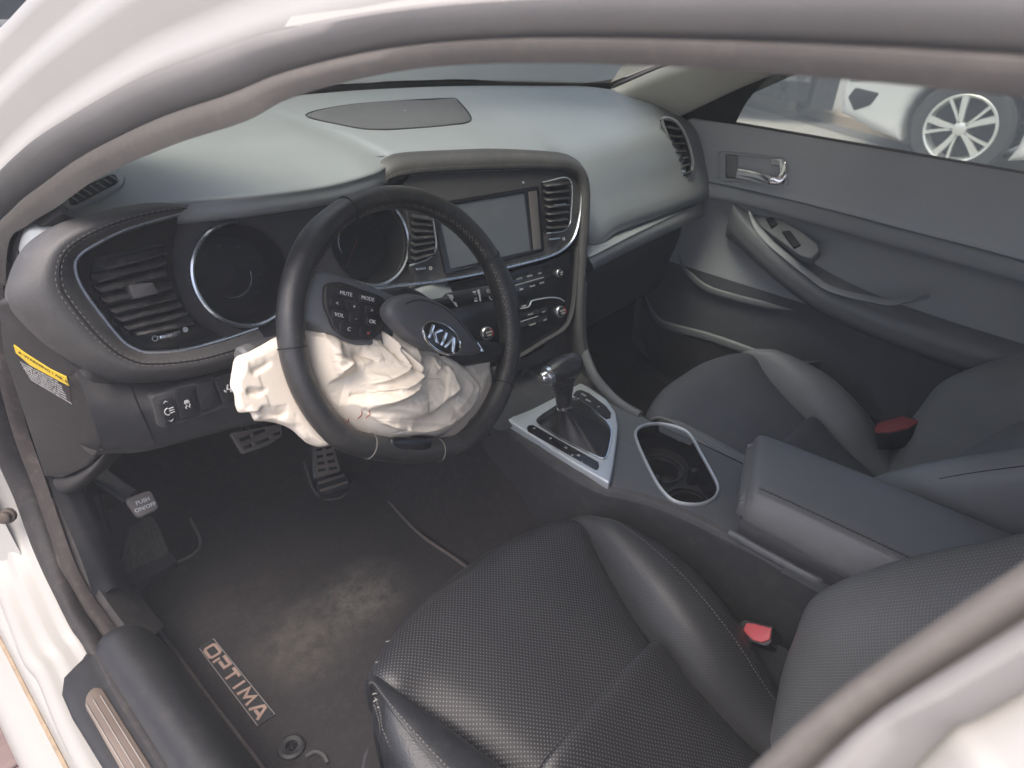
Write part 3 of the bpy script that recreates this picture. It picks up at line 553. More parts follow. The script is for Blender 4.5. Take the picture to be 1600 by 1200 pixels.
def vent(name, fr, slats, parent, body, depth=.016, mat=None, dz=0.0, tilt=25, label=None):
    """vent part: dark mouth with louvres, one mesh each"""
    mat = mat or M['black']
    o = plate(name, fr, px(fr, body, dz), .012, M['dark'], parent, z0=dz - .004, label=label)
    for a, b in slats:
        A, B = fr.at(a, dz), fr.at(b, dz); d = (B - A).normalized(); s = fr.n.cross(d).normalized(); c = cos(R(tilt)); q = sin(R(tilt)); e1 = (fr.n * c - s * q * 1).normalized()
        e2 = d.cross(e1).normalized(); pr = [(0, -.0022), (depth * .6, -.0026), (depth, -.0010), (depth, .0010), (depth * .6, .0018), (0, .0022)]
        rows = []
        for t in (0, .03, .5, .97, 1):
            k = .5 if t in (0, 1) else 1; p = A.lerp(B, t); rows.append([p + e1 * (x - depth * .35) * k + e2 * (y * k) for x, y in pr])
        vs, fs = lofts(rows, True); fs = fs + [tuple(range(6)), tuple(range(24, 30))]; obj('slat', vs, fs, mat, o, sharp=50)
    return o
C1 = lambda pts: crop(pts, 0, 200, 3.2)
sl = [((505, 690), (815, 605)), ((462, 748), (820, 655)), ((478, 800), (820, 712)), ((510, 855), (850, 775)), ((545, 905), (868, 828)), ((578, 948), (895, 870)), ((615, 990), (925, 912)), ((660, 1018), (955, 955))]
sl = [tuple(C1(s)) for s in sl]
bd = C1([(480, 650), (820, 570), (850, 760), (965, 945), (700, 1025), (620, 1010), (450, 750)])
ventm = surface('dusty_vent_plastic', (.022, .022, .023), .45, .5, 900, .1, .2, 12, (.4, .36, .32), .16)
va = vent('driver_air_vent', FD, sl, dash, bd, .02, ventm, dz=-.012)
kn = C1([(640, 785), (765, 770), (795, 828), (672, 858)]); plate('vent_knob', FD, fillet([FD.loc(p, .004) for p in kn], .003), .02, M['dashlow'], va, bev=.002, z0=.006)
kn = C1([(795, 1035), (900, 1005), (910, 1022), (880, 1045), (800, 1060)]); plate('thumb_wheel', FD, fillet([FD.loc(p, -.008) for p in kn], .003), .012, M['chrome'], va, bev=.002, z0=-.008)
mb = MB()
q = FD.loc(C1([(780, 1052)])[0], -.012); mb.add(*lathe_g(FD.M @ Matrix.Translation((q.x, q.y, -.0165)), [(.0026, 0), (.0026, .0012), (.0036, .0012), (.0036, 0)], 16, False))
q = FD.loc(C1([(932, 1008)])[0], -.012); mb.add(*lathe_g(FD.M @ Matrix.Translation((q.x, q.y, -.0165)), [(.0001, .0012), (.0035, .0012), (.0035, 0)], 10, False))
mb.obj('vent_marks', M['white_print'], va, kind='stuff')
# instrument dials
def ringpts(cx, a0, a1, r, n, dz=0): return [FG.w(cx + r * cos(R(a0 + (a1 - a0) * i / (n - 1))), r * sin(R(a0 + (a1 - a0) * i / (n - 1))), dz) for i in range(n)]
CL, CR, RR = -.468, -.255, .070
hole = lambda cx: [(cx + .0685 * cos(2 * pi * i / 48), .0685 * sin(2 * pi * i / 48)) for i in range(48)]
bin_ = [(-.575, .10), (-.575, -.03), (-.55, -.075), (-.49, -.092), (-.36, -.095), (-.22, -.088), (-.17, -.07), (-.165, .10)]
cl = plate('instrument_cluster', FG, bin_, .01, M['dashlow'], dash, holes=[hole(CL), hole(CR)], z0=-.003)
tick = surface('dial_print', (.07, .07, .07), .5, .3, 500, 0)
for cx, a0, a1, nm in ((CL, 78, 305, 'speedometer'), (CR, 45, -135, 'tachometer')):
    Mx = FG.M @ Matrix.Translation((cx, 0, 0))
    vs, fs = lathe_g(Mx, [(.070, -.002), (.066, -.02), (.060, -.05)], 48, False); o = obj('dial_tube', vs, fs, M['black'], cl)
    vs, fs = sweep(ringpts(cx, a0, a1, RR, 60), circ(.0034, 8, .0050), up=FG.n, scale=lambda t: min(1, .25 + 6 * min(t, 1 - t))); obj('dial_ring', vs, fs, M['chrome'], cl)
    d = plate(nm, FG, [(cx + .062 * cos(2 * pi * i / 40), .062 * sin(2 * pi * i / 40)) for i in range(40)], .003, M['black'], dash, z0=-.05)
    mb = MB()
    for k in range(41):
        a = R(225 - 270 * k / 40); l = .006 if k % 5 == 0 else .003
        mb.add(*box_g(FG.M @ Matrix.Translation((cx + (.055 - l / 2) * cos(a), .055 * sin(a) - l / 2 * sin(a), -.0494)) @ Matrix.Rotation(a, 4, 'Z'), l, .0006, .0006, .0001))
    nums = ['0', '20', '40', '60', '80', '100', '120', '140', '160'] if nm == 'speedometer' else ['0', '1', '2', '3', '4', '5', '6', '7', '8']
    for k, s in enumerate(nums):
        a = R(225 - 270 * k / 8); mb.add(*text_g(s, .0062, FG, cx + .044 * cos(a), .044 * sin(a), -.0496))
    mb.obj('dial_print', tick, d)
    vs, fs = tube(ringpts(cx, 235 if cx == CL else 200, 360 if cx == CL else 130, .030, 24, -.047), .0008, n=5, scale=lambda t: .3 + sin(pi * t)); obj('inner_ring', vs, fs, M['chrome'], d)
    a = R(228); mb = MB().add(*tube([FG.w(cx - .008 * cos(a), -.008 * sin(a), -.045), FG.w(cx + .045 * cos(a), .045 * sin(a), -.045)], .0011, n=5, scale=lambda t: 1 - .6 * t)); mb.obj('needle', plain('needle_orange_' + nm, (.20, .06, .03) if cx == CR else (.05, .02, .02), .4), d)
plate('trip_display', FG, fillet([(-.395, -.05), (-.328, -.05), (-.335, .045), (-.388, .045)], .006), .003, M['gloss'], dash, z0=-.045)
# hollow behind the cluster so that nothing shows through
vs, fs = surf([[FG.w(-.585, .12, -.02), FG.w(-.38, .13, -.02), FG.w(-.15, .12, -.02)], [FG.w(-.585, .10, -.10), FG.w(-.38, .10, -.10), FG.w(-.15, .10, -.10)], [FG.w(-.585, -.1, -.10), FG.w(-.38, -.1, -.10), FG.w(-.15, -.1, -.10)]], 3, 3); obj('cluster_back', vs, fs, M['dark'], dash)
vs, fs = surf([[FG.w(-.575, -.06, .0), FG.w(-.48, -.092, .0), FG.w(-.36, -.098, .0), FG.w(-.22, -.09, .0), FG.w(-.15, -.075, 0)], [FG.w(-.56, -.075, .025), FG.w(-.48, -.10, .03), FG.w(-.36, -.108, .03), FG.w(-.22, -.10, .03), FG.w(-.14, -.085, .01)], [FG.w(-.56, -.13, .03), FG.w(-.48, -.13, .03), FG.w(-.36, -.135, .03), FG.w(-.22, -.13, .03), FG.w(-.14, -.13, .03)]], 4, 3); obj('cluster_sill', vs, fs, M['dash'], dash)

# centre stack
so = [(594, 300), (591, 268), (592, 257), (602, 246), (628, 239), (700, 235), (775, 233), (865, 238), (896, 248), (911, 266), (918, 300), (916, 360), (911, 420), (908, 480), (909, 522), (920, 566), (938, 598)]
si = [(606, 310), (604, 284), (612, 280), (628, 276), (666, 271), (720, 268), (806, 265), (876, 266), (894, 270), (903, 280), (907, 300), (905, 350), (902, 410), (899, 480), (900, 526), (908, 562), (925, 592)]
o0 = [FS.at(p, -.012) for p in so]; i0 = [FS.at(p, .002) for p in si]; n = FS.n
for j_ in range(1, 9):
    pass
bl_ = [.3, .35, .4, .5, .55, .6, .6, .7, .8] + [1] * 8
rows = [[p + V((0, .01, -.03)) for p in o0], o0, [a.lerp(b, .2) + n * .010 * k_ for a, b, k_ in zip(o0, i0, bl_)], [a.lerp(b, .5) + n * .017 * k_ for a, b, k_ in zip(o0, i0, bl_)], [a.lerp(b, .8) + n * .012 * k_ for a, b, k_ in zip(o0, i0, bl_)], i0, [p - n * .03 for p in i0]]
vs, fs = surf(rows, 6, 4); br = obj('stack_surround', vs, fs, podm, dash, sharp=70)
stitches(crvu([a.lerp(b, .8) + n * .0128 * k_ for a, b, k_ in zip(o0[2:12], i0[2:12], bl_[2:12])], 6), 'stitching', M['thread'], br)
S5 = lambda pts: crop(pts, 650, 250, 5.3333); S6 = lambda pts: crop(pts, 650, 380, 5.3333)
up_ = [(652, 446), (644, 420), (645, 380), (636, 335), (618, 300), (640, 275), (666, 271), (720, 268), (806, 265), (880, 266), (898, 273), (906, 292), (904, 335), (894, 373), (874, 393), (845, 406), (760, 427), (690, 440)]
plate('screen_surround', FS, px(FS, up_, -.004), .03, M['dashlow'], dash, z0=-.004)
ch = [(640, 274), (666, 271), (720, 268), (806, 265), (876, 265), (895, 270), (905, 282), (907, 300), (904, 338), (895, 371), (876, 391), (845, 404), (760, 425), (690, 438), (640, 444), (600, 449), (545, 452)]
vs, fs = sweep(crv([FS.at(p, 0) for p in ch], 120), circ(.0032, 10, .0056), up=FS.n, scale=lambda t: .3 if t < .36 else min(1.15, .3 + 8 * (t - .36))); obj('stack_trim', vs, fs, M['chrome'], dash)
scq = [(684, 324), (819, 301), (829, 391), (704, 420)]
bz = [(674, 318), (842, 290), (851, 393), (696, 430)]
plate('screen_bezel', FS, fillet(px(FS, bz), .006), .006, M['gloss'], dash, bev=.002, z0=.001, holes=[fillet(px(FS, scq), .002)])
scm = surface('screen_glass', (.10, .11, .12), .3, .5, 2000, .02, .03, 5, (.3, .3, .3), .05)
scr = plate('screen', FS, fillet(px(FS, scq), .002), .003, scm, dash, z0=-.0012)
plate('bezel_side', FS, fillet(px(FS, [(825, 300), (838, 298), (845, 389), (833, 391)]), .002), .002, surface('brown_bezel', (.11, .095, .088), .3, .6, 500, 0), scr, bev=.001, z0=.0022)
q = FS.loc((818, 285)); vs, fs = lathe_g(FS.M @ Matrix.Translation((q.x, q.y, -.002)), [(.0001, .002), (.0022, .002), (.0022, 0)], 10, False); obj('light_sensor', vs, fs, M['silver'], dash)
# vents either side of the screen
def sl2(tl, tr, bl, br_, k): return [((tl[0] + (bl[0] - tl[0]) * t, tl[1] + (bl[1] - tl[1]) * t), (tr[0] + (br_[0] - tr[0]) * t, tr[1] + (br_[1] - tr[1]) * t)) for t in [(i + .5) / k for i in range(k)]]
vb = S5([(1055, 185), (1285, 165), (1290, 480), (1275, 545), (1235, 590), (1090, 610), (1065, 590)])
vr = vent('centre_air_vent', FS, sl2((849, 284), (890, 280), (855, 361), (884, 358), 7), dash, vb, .014, ventm, dz=0.002, label='air vent to the right of the screen')
vs, fs = tube(crv([FS.at(p, .004) for p in S5([(1055, 185), (1285, 165), (1290, 480), (1275, 545), (1235, 590), (1090, 612)])], 30), .0012, n=6); obj('vent_rim', vs, fs, M['silver'], vr)
vb = [(638, 324), (672, 330), (680, 366), (681, 388), (670, 404), (646, 414), (642, 400), (645, 365)]
vl = vent('centre_air_vent', FS, sl2((643, 332), (674, 338), (643, 410), (678, 398), 7), dash, vb, .014, ventm, dz=0.002, label='air vent to the left of the screen')
vs, fs = tube(crv([FS.at(p, .004) for p in [(650, 322), (672, 331), (680, 366), (681, 388), (670, 404), (640, 415)]], 30), .0014, n=6); obj('vent_rim', vs, fs, M['silver'], vl)
for a, b, w_, par in (((866, 322), (884, 320), .005, vr), ((858, 374), (875, 372), .003, vr), ((650, 421), (665, 419), .0035, vl)):
    A, B = FS.loc(a, .006), FS.loc(b, .006); d = (B - A).normalized(); s = V((-d.y, d.x)) * w_ * .5
    plate('vent_slider', FS, fillet([A - s, B - s, B + s, A + s], .0012), .008, M['chrome'], par, bev=.001, z0=.008)
mb = MB()
for p in ((881, 373), (673, 419)):
    q = FS.loc(p, 0); mb.add(*lathe_g(FS.M @ Matrix.Translation((q.x, q.y, -.001)), [(.0016, 0), (.0016, .0012), (.0030, .0012), (.0030, 0)], 12, False))
mb.obj('vent_marks', M['white_print'], vr, kind='stuff')
# lower control panel
lp = [(560, 470), (620, 454), (690, 446), (760, 433), (845, 412), (880, 399), (901, 384), (900, 420), (896, 470), (891, 494), (880, 514), (850, 533), (813, 556), (770, 578), (720, 590), (640, 590)]
cp = plate('control_panel', FS, px(FS, lp), .03, M['gloss'], dash, bev=.002, z0=-.004)
vs, fs = sweep(crv([FS.at(p, 0) for p in [(901, 386), (900, 420), (896, 470), (891, 494), (880, 514), (850, 533), (813, 556), (770, 578)]], 50), circ(.0035, 8, .006), up=FS.n); obj('panel_rim', vs, fs, M['dashlow'], cp)
vs, fs = sweep(crv([FS.at(p, .0) for p in S6([(870, 545), (925, 535), (950, 515), (965, 482), (1050, 462), (1130, 452), (1200, 462), (1235, 485)])], 40), circ(.0011, 6, .0016), up=FS.n); obj('panel_groove', vs, fs, M['silver'], cp)
def knob(p, r, par, red=False):
    q = FS.loc(p, .004); Mx = FS.M @ Matrix.Translation((q.x, q.y, -.004))
    vs, fs = lathe_g(Mx, [(r * 1.12, 0), (r * 1.1, .005), (r * 1.0, .0068), (r * .93, .0072), (r * .86, .0062)], 32, False); o = obj('control_knob', vs, fs, M['chrome'], par)
    vs, fs = lathe_g(Mx, [(r * .87, .0055), (r * .8, .009), (r * .72, .0100), (.0001, .0102)], 32, False); obj('knob_cap', vs, fs, M['black'], o)
    mb = MB(); f2 = Frame(Mx @ V((0, 0, .0106)), FS.n, FS.y)
    mb.add(*text_g('AUTO' if red else 'TUNE', r * .42, f2, 0, r * .2, 0)); mb.add(*text_g('TEMP' if red else 'FILE', r * .36, f2, 0, -r * .3, 0)); mb.obj('knob_print', M['white_print'], o)
    if red: vs, fs = tube([f2.w(.8 * r * cos(R(a)), .8 * r * sin(R(a)), -.001) for a in range(-40, 60, 8)], .0009, n=4); obj('heat_mark', vs, fs, M['red_print'], o)
knob((876, 427), .0075, cp); knob((878, 487), .0102, cp, True); knob((763, 521), .0108, cp, True)
mb = MB(); up2 = FS
def bar(a, b, w_, z=.0006):
    A, B = FS.loc(a, z), FS.loc(b, z); d = (B - A).normalized(); s = V((-d.y, d.x)) * w_ * .5; mb.add(*plate_g(FS, [A - s, B - s, B + s, A + s], .0016, 0, z0=-.0034))
def word(s, p, size, ang=-9): q = FS.loc(p, -.003); mb.add(*text_g(s, size, FS, q.x, q.y, -.0034, R(ang) * 0))
bar((806, 446), (852, 433), .0012); bar((815, 503), (843, 494), .0012)
for s, p, z in (('RADIO', (812, 435), .0042), ('MEDIA', (828, 431), .0046), ('NAV', (844, 427), .0044), ('SEEK', (815, 452), .0042), ('TRACK', (832, 447), .0042), ('SETUP', (847, 442), .004), ('MODE', (829, 491), .0044), ('A/C', (850, 487), .0044), ('OFF', (852, 500), .0044), ('CLIMATE', (832, 507), .004), ('DUAL', (819, 478), .004)): word(s, p, z)
mb.obj('panel_print', M['white_print'], cp, kind='stuff')
bt = [((800, 440), (868, 421), 4)]
for (a, b, k) in (((797, 448), (862, 430), 5), ((797, 436), (862, 418), 4), ((806, 497), (858, 482), 4), ((808, 510), (858, 496), 3)):
    for i in range(k):
        t0, t1 = i / k + .01, (i + 1) / k - .012; A = FS.loc((a[0] + (b[0] - a[0]) * t0, a[1] + (b[1] - a[1]) * t0)); B = FS.loc((a[0] + (b[0] - a[0]) * t1, a[1] + (b[1] - a[1]) * t1)); d = (B - A).normalized(); s = V((-d.y, d.x)) * .0042
        plate('button', FS, fillet([A - s, B - s, B + s, A + s], .001, 2), .003, M['black'], cp, bev=.0006, z0=-.0036)
# recess below the control panel, power socket
vs, fs = surf([[FS.w(-.22, -.24, -.004), FS.w(-.05, -.26, -.01), FS.w(.06, -.245, -.01), FS.w(.125, -.17, -.02)], [FS.w(-.22, -.30, -.02), FS.w(-.05, -.32, -.05), FS.w(.06, -.32, -.05), FS.w(.13, -.3, -.03)], [FS.w(-.22, -.38, -.0), FS.w(-.05, -.38, -.02), FS.w(.06, -.38, -.02), FS.w(.13, -.38, -.01)]], 4, 4); obj('stack_base', vs, fs, M['dashlow'], dash)
p = FS.at((822, 586), -.03); f2 = Frame(p, (-.3, -.85, .4)); vs, fs = lathe_g(f2.M, [(.010, -.01), (.013, .004), (.0115, .006), (.009, .005), (.0085, -.006), (.0001, -.006)], 20, False); obj('power_socket', vs, fs, M['dashlow'], dash)

# lower driver panel with switches
rt_ = [oy(p, .185) for p in [(120, 583), (160, 592), (205, 603), (290, 594), (400, 562), (520, 530)]] + [V((-.25, .185, .80)), V((-.12, .185, .79))]
rm_ = [oy(p, .160) for p in [(140, 640), (176, 640), (220, 642), (305, 624), (412, 600), (540, 570)]] + [V((-.25, .165, .76)), V((-.12, .165, .75))]
rb_ = [oy(p, .170) for p in [(160, 700), (196, 697), (246, 695), (335, 672), (425, 650), (560, 615)]] + [V((-.25, .17, .715)), V((-.12, .17, .70))]
rc_ = [p + V((0, .02, -.012)) for p in rb_]; rd_ = [p + V((0, .10, -.055)) for p in rb_]; re_ = [p + V((0, .30, -.03)) for p in rb_]
vs, fs = surf([[p + V((0, .02, .01)) for p in rt_], rt_, rm_, rb_, rc_, rd_, re_], 5, 4); kp = obj('knee_panel', vs, fs, M['dashlow'], dash, sharp=60)
vs, fs = tube([oy(p, .1605) + V((0, -.002, 0)) for p in [(203, 602), (215, 632), (228, 662), (242, 694)]], .0011, n=5); obj('panel_joint', vs, fs, M['dark'], kp)
FL = Frame((-.58, .158, .78), (0, -1, .12))
sw = surface('switch_plastic', (.02, .02, .022), .5, .4, 1200, .15, .1)
sb = plate('switch_bank', FL, fillet(px(FL, [(233, 619), (371, 578), (382, 628), (262, 668), (246, 667)]), .006), .02, M['dashlow'], dash, bev=.002, z0=.003)
for pts, nm in (([(246, 627), (270, 620), (274, 657), (256, 662)], 'lamp'), ([(272, 610), (303, 602), (312, 649), (279, 656)], 'skid'), ([(305, 600), (332, 592), (345, 632), (314, 643)], 'blank'), ([(334, 591), (364, 581), (375, 622), (347, 631)], 'seat')):
    o = plate('switch', FL, fillet(px(FL, pts, .004), .0025), .012, sw, sb, bev=.0015, z0=.0065 if nm != 'lamp' else .0085)
    c = sum((FL.loc(p, .006) for p in pts), V((0, 0))) / 4; z = .0075 if nm != 'lamp' else .0092; mb = MB()
    if nm == 'lamp':
        for dy, sgn in ((.013, 1), (-.013, -1)): mb.add(*plate_g(FL, [(c.x - .003, c.y + dy - .0015 * sgn), (c.x, c.y + dy + .0015 * sgn), (c.x + .003, c.y + dy - .0015 * sgn), (c.x, c.y + dy + .0002 * sgn)], .001, 0, z0=z))
        mb.add(*tube([FL.w(c.x + .0045 * cos(R(a)), c.y + .0045 * sin(R(a)), z) for a in range(90, 271, 20)], .0007, n=4))
        for k in (-1, 0, 1): mb.add(*box_g(FL.M @ Matrix.Translation((c.x + .004, c.y + k * .003, z)), .006, .001, .001, .0002))
    elif nm == 'skid':
        mb.add(*plate_g(FL, fillet([(c.x - .0035, c.y), (c.x + .0035, c.y), (c.x + .002, c.y + .004), (c.x - .002, c.y + .004)], .0008), .001, 0, z0=z))
        for k in (-1, 1): mb.add(*tube([FL.w(c.x + k * .002, c.y - .001, z), FL.w(c.x + k * .002 + .0012, c.y - .003, z), FL.w(c.x + k * .002 - .0012, c.y - .005, z), FL.w(c.x + k * .002, c.y - .007, z)], .0007, n=4))
    elif nm == 'seat':
        mb.add(*tube([FL.w(c.x + .001, c.y + .005, z), FL.w(c.x - .001, c.y - .001, z), FL.w(c.x + .003, c.y - .002, z), FL.w(c.x + .003, c.y - .006, z)], .0013, n=5)); mb.add(*tube([FL.w(c.x - .005, c.y - .001, z), FL.w(c.x - .003, c.y - .004, z)], .0012, n=5))
    if mb.v: mb.obj('switch_symbol', M['white_print'], o)
# end cap of the dashboard with the warning label, and the flange below it
M['endcap'] = surface('end_cap_plastic', (.028, .026, .026), .6, .35, 1100, .3, .15, 8, (.3, .26, .22), .06)
a, b, c = FD.at((32, 470)), oy((166, 645), .195), oy((76, 745), .44)
FE = Frame(a, (b - a).cross(c - a) if (b - a).cross(c - a).x < 0 else (c - a).cross(b - a))
cap = [(0, 470), (30, 466), (70, 522), (108, 562), (135, 592), (158, 620), (170, 648), (171, 672), (160, 705), (138, 728), (100, 745), (72, 742), (45, 660), (8, 545)]
ec = plate('end_cap', FE, px(FE, cap), .03, M['endcap'], dash, bev=.004, z0=.004)
fl0 = [(128, 571), (150, 580), (182, 602), (203, 632), (207, 655), (196, 695), (165, 733), (128, 765), (108, 778)]; fl1 = [(124, 578), (140, 592), (160, 618), (172, 645), (173, 672), (162, 706), (140, 730), (108, 747), (76, 750)]
q0 = [FE.at(p, -.02) for p in fl0]; q1 = [FE.at(p, .002) for p in fl1]
vs, fs = surf([[p - FE.n * .03 for p in q0], q0, [x.lerp(y, .3) + FE.n * .016 for x, y in zip(q0, q1)], [x.lerp(y, .7) + FE.n * .014 for x, y in zip(q0, q1)], q1, [p - FE.n * .02 for p in q1]], 5, 4); obj('end_cap_flange', vs, fs, M['endcap'], dash)
C4 = lambda pts: crop(pts, 0, 500, 3.2)
lb = C4([(68, 128), (150, 180), (250, 245), (335, 290), (345, 330), (355, 425), (240, 355), (130, 290), (90, 195)])
ye = C4([(68, 125), (150, 182), (250, 245), (332, 285), (345, 330), (240, 275), (150, 225), (80, 165)])
wl = plate('warning_label', FE, px(FE, C4([(66, 122), (150, 178), (250, 240), (336, 283), (347, 330), (362, 428), (240, 360), (150, 310), (100, 225)]), .0045), .001, M['gloss'], ec, z0=.0045)
plate('label_band', FE, px(FE, ye, .005), .001, M['yellow_print'], wl, z0=.0052)
def on_label(s, A, B, size, mat, mbx):
    A, B = FE.loc(A, .0055), FE.loc(B, .0055); d = B - A; mbx.add(*text_g(s, size, FE, A.x, A.y, .0054, math.atan2(d.y, d.x), .0001, align='LEFT'))
mb = MB(); on_label('\u25b2', *C4([(88, 158), (180, 215)]), .006, None, mb); on_label('WARNING / AIR BAG', *C4([(118, 178), (330, 308)]), .0075, None, mb); mb.obj('warning_heading', M['gloss'], wl)
mb = MB(); A0_, A1_ = C4([(100, 212), (345, 340)]); B0_, B1_ = C4([(150, 296), (360, 420)])
lines = ['CHILDREN CAN BE KILLED OR', 'INJURED BY AIR BAG. THE BACK', 'SEAT IS THE SAFEST PLACE FOR', 'CHILDREN. NEVER PUT A REAR-', 'FACING CHILD SEAT IN FRONT', 'ALWAYS USE SEAT BELTS AND', 'CHILD RESTRAINTS. SEE MANUAL']
for i, s in enumerate(lines):
    t = i / 6; on_label(s, (A0_[0] + (B0_[0] - A0_[0]) * t, A0_[1] + (B0_[1] - A0_[1]) * t), (A1_[0] + (B1_[0] - A1_[0]) * t, A1_[1] + (B1_[1] - A1_[1]) * t), .0040, None, mb)
mb.obj('label_lettering', M['white_print'], wl)
# passenger-side vent at the far end
FP = Frame((.65, .192, .90), (-.55, -.78, .30))
vb = [(1035, 186), (1056, 190), (1072, 215), (1082, 250), (1078, 275), (1062, 282), (1052, 250), (1042, 212)]
vp = vent('passenger_air_vent', FP, sl2((1040, 192), (1064, 198), (1062, 280), (1080, 270), 7), dash, vb, .016, ventm, dz=.012)
vs, fs = tube(crv([FP.at(p, .012) for p in vb], 50, True), .004, True, 8); obj('vent_rim', vs, fs, M['dash'], vp)
A = FP.loc((1066, 268), .018); plate('vent_slider', FP, fillet([(A.x - .008, A.y - .003), (A.x + .008, A.y - .003), (A.x + .008, A.y + .003), (A.x - .008, A.y + .003)], .001), .004, M['chrome'], vp, bev=.001, z0=.02)
# ================================================================== steering wheel, column stalks, spent airbag
import numpy as np
T24 = R(24); HUB = V((-.372, 0, .87)); FW = Frame(HUB, (0, -cos(T24), sin(T24)))
PHI = R(-27)                                                    # the wheel is turned to the right
FR = Frame(HUB, FW.n, FW.y * cos(PHI) - FW.x * sin(PHI))        # turned with the wheel
wheel = thing('steering_wheel', 'black leather steering wheel turned to the right, its badged hub cover burst open', 'steering wheel', HUB)
# rim: round with a flat, slightly squared bottom and thumb swellings
def rim(a):
    x, y = .168 * cos(a), .168 * sin(a); b = math.atan2(sin(a + pi / 2), cos(a + pi / 2))
    if y < -.142: y = -.142 + (y + .142) * .45
    return x, y
N = 160; path = [FR.w(*rim(2 * pi * i / N)) for i in range(N)]; rows = []
for i in range(N):
    a = 2 * pi * i / N; t = (path[(i + 1) % N] - path[i - 1]).normalized(); s = t.cross(FR.n).normalized(); d = math.degrees(a) % 360
    k = 1 + .16 * math.exp(-((d - 28) / 13) ** 2) + .16 * math.exp(-((d - 152) / 13) ** 2) + .06 * math.exp(-((d - 270) / 28) ** 2)
    rows.append([path[i] + s * (.0148 * k * cos(2 * pi * j / 18)) + FR.n * (.0168 * k * sin(2 * pi * j / 18)) for j in range(18)])
vs, fs = lofts(rows, True, True); wl_ = surface('worn_wheel_leather', (.026, .025, .025), .36, .55, 900, .35, .25, 14, (.3, .27, .24), .08, voro=True); rimo = obj('rim', vs, fs, wl_, wheel)
def rimring(deg, r=.0009):
    i = int(deg / 360 * N) % N; t = (path[(i + 1) % N] - path[i - 1]).normalized(); s = t.cross(FR.n).normalized()
    d = deg % 360; k = 1 + .16 * math.exp(-((d - 28) / 13) ** 2) + .16 * math.exp(-((d - 152) / 13) ** 2) + .06 * math.exp(-((d - 270) / 28) ** 2)
    return tube([path[i] + s * (.0152 * k * cos(2 * pi * j / 20)) + FR.n * (.0172 * k * sin(2 * pi * j / 20)) for j in range(20)], r, True, 5)
gt0 = surface('rim_seam_edge', (.11, .10, .09), .6, .4, 2000, 0)
for d in (48, 132, 196, 252, 288, 344): vs, fs = rimring(d); obj('seam', vs, fs, gt0 if d in (252, 288) else M['dark'], rimo)
# stitching along the inner side of the rim
def inner(a0, a1, off=0):
    out = []
    for d in range(a0, a1 + 1, 2):
        i = int(d / 360 * N) % N; t = (path[(i + 1) % N] - path[i - 1]).normalized(); s = t.cross(FR.n).normalized(); k = 1 + .16 * math.exp(-((d % 360 - 28) / 13) ** 2) + .16 * math.exp(-((d % 360 - 152) / 13) ** 2)
        out.append(path[i] - s * (.0148 * k * cos(.75 + off)) + FR.n * (.0168 * k * sin(.75 + off)))
    return out
c_ = FR.w(0, 0); q = inner(10, 170); m_ = (q[0] - c_).length
if m_ > .168: q = None
def inner2(a0, a1, off):
    out = []
    for k_ in range(int((a1 - a0) / 1.5) + 1):
        d = a0 + k_ * 1.5; i = int(round(d / 360 * N)) % N; s = (path[i] - c_).normalized(); k = 1 + .16 * math.exp(-((d % 360 - 28) / 13) ** 2) + .16 * math.exp(-((d % 360 - 152) / 13) ** 2)
        out.append(path[i] - s * (.0152 * k * cos(off)) + FR.n * (.0172 * k * sin(off)))
    return out
gt = surface('tan_grey_thread', (.16, .135, .11), .8, .2, 2000, 0, .2); mb = MB()
for a0, a1 in ((-14, 46), (50, 130), (134, 194)):
    A, B = inner2(a0, a1, .55), inner2(a0, a1, .85)
    for i in range(0, len(A) - 1): mb.add(*tube([A[i], A[i].lerp(B[i + 1], .95)], .0006, n=4))
mb.obj('stitching', gt, rimo, kind='stuff')
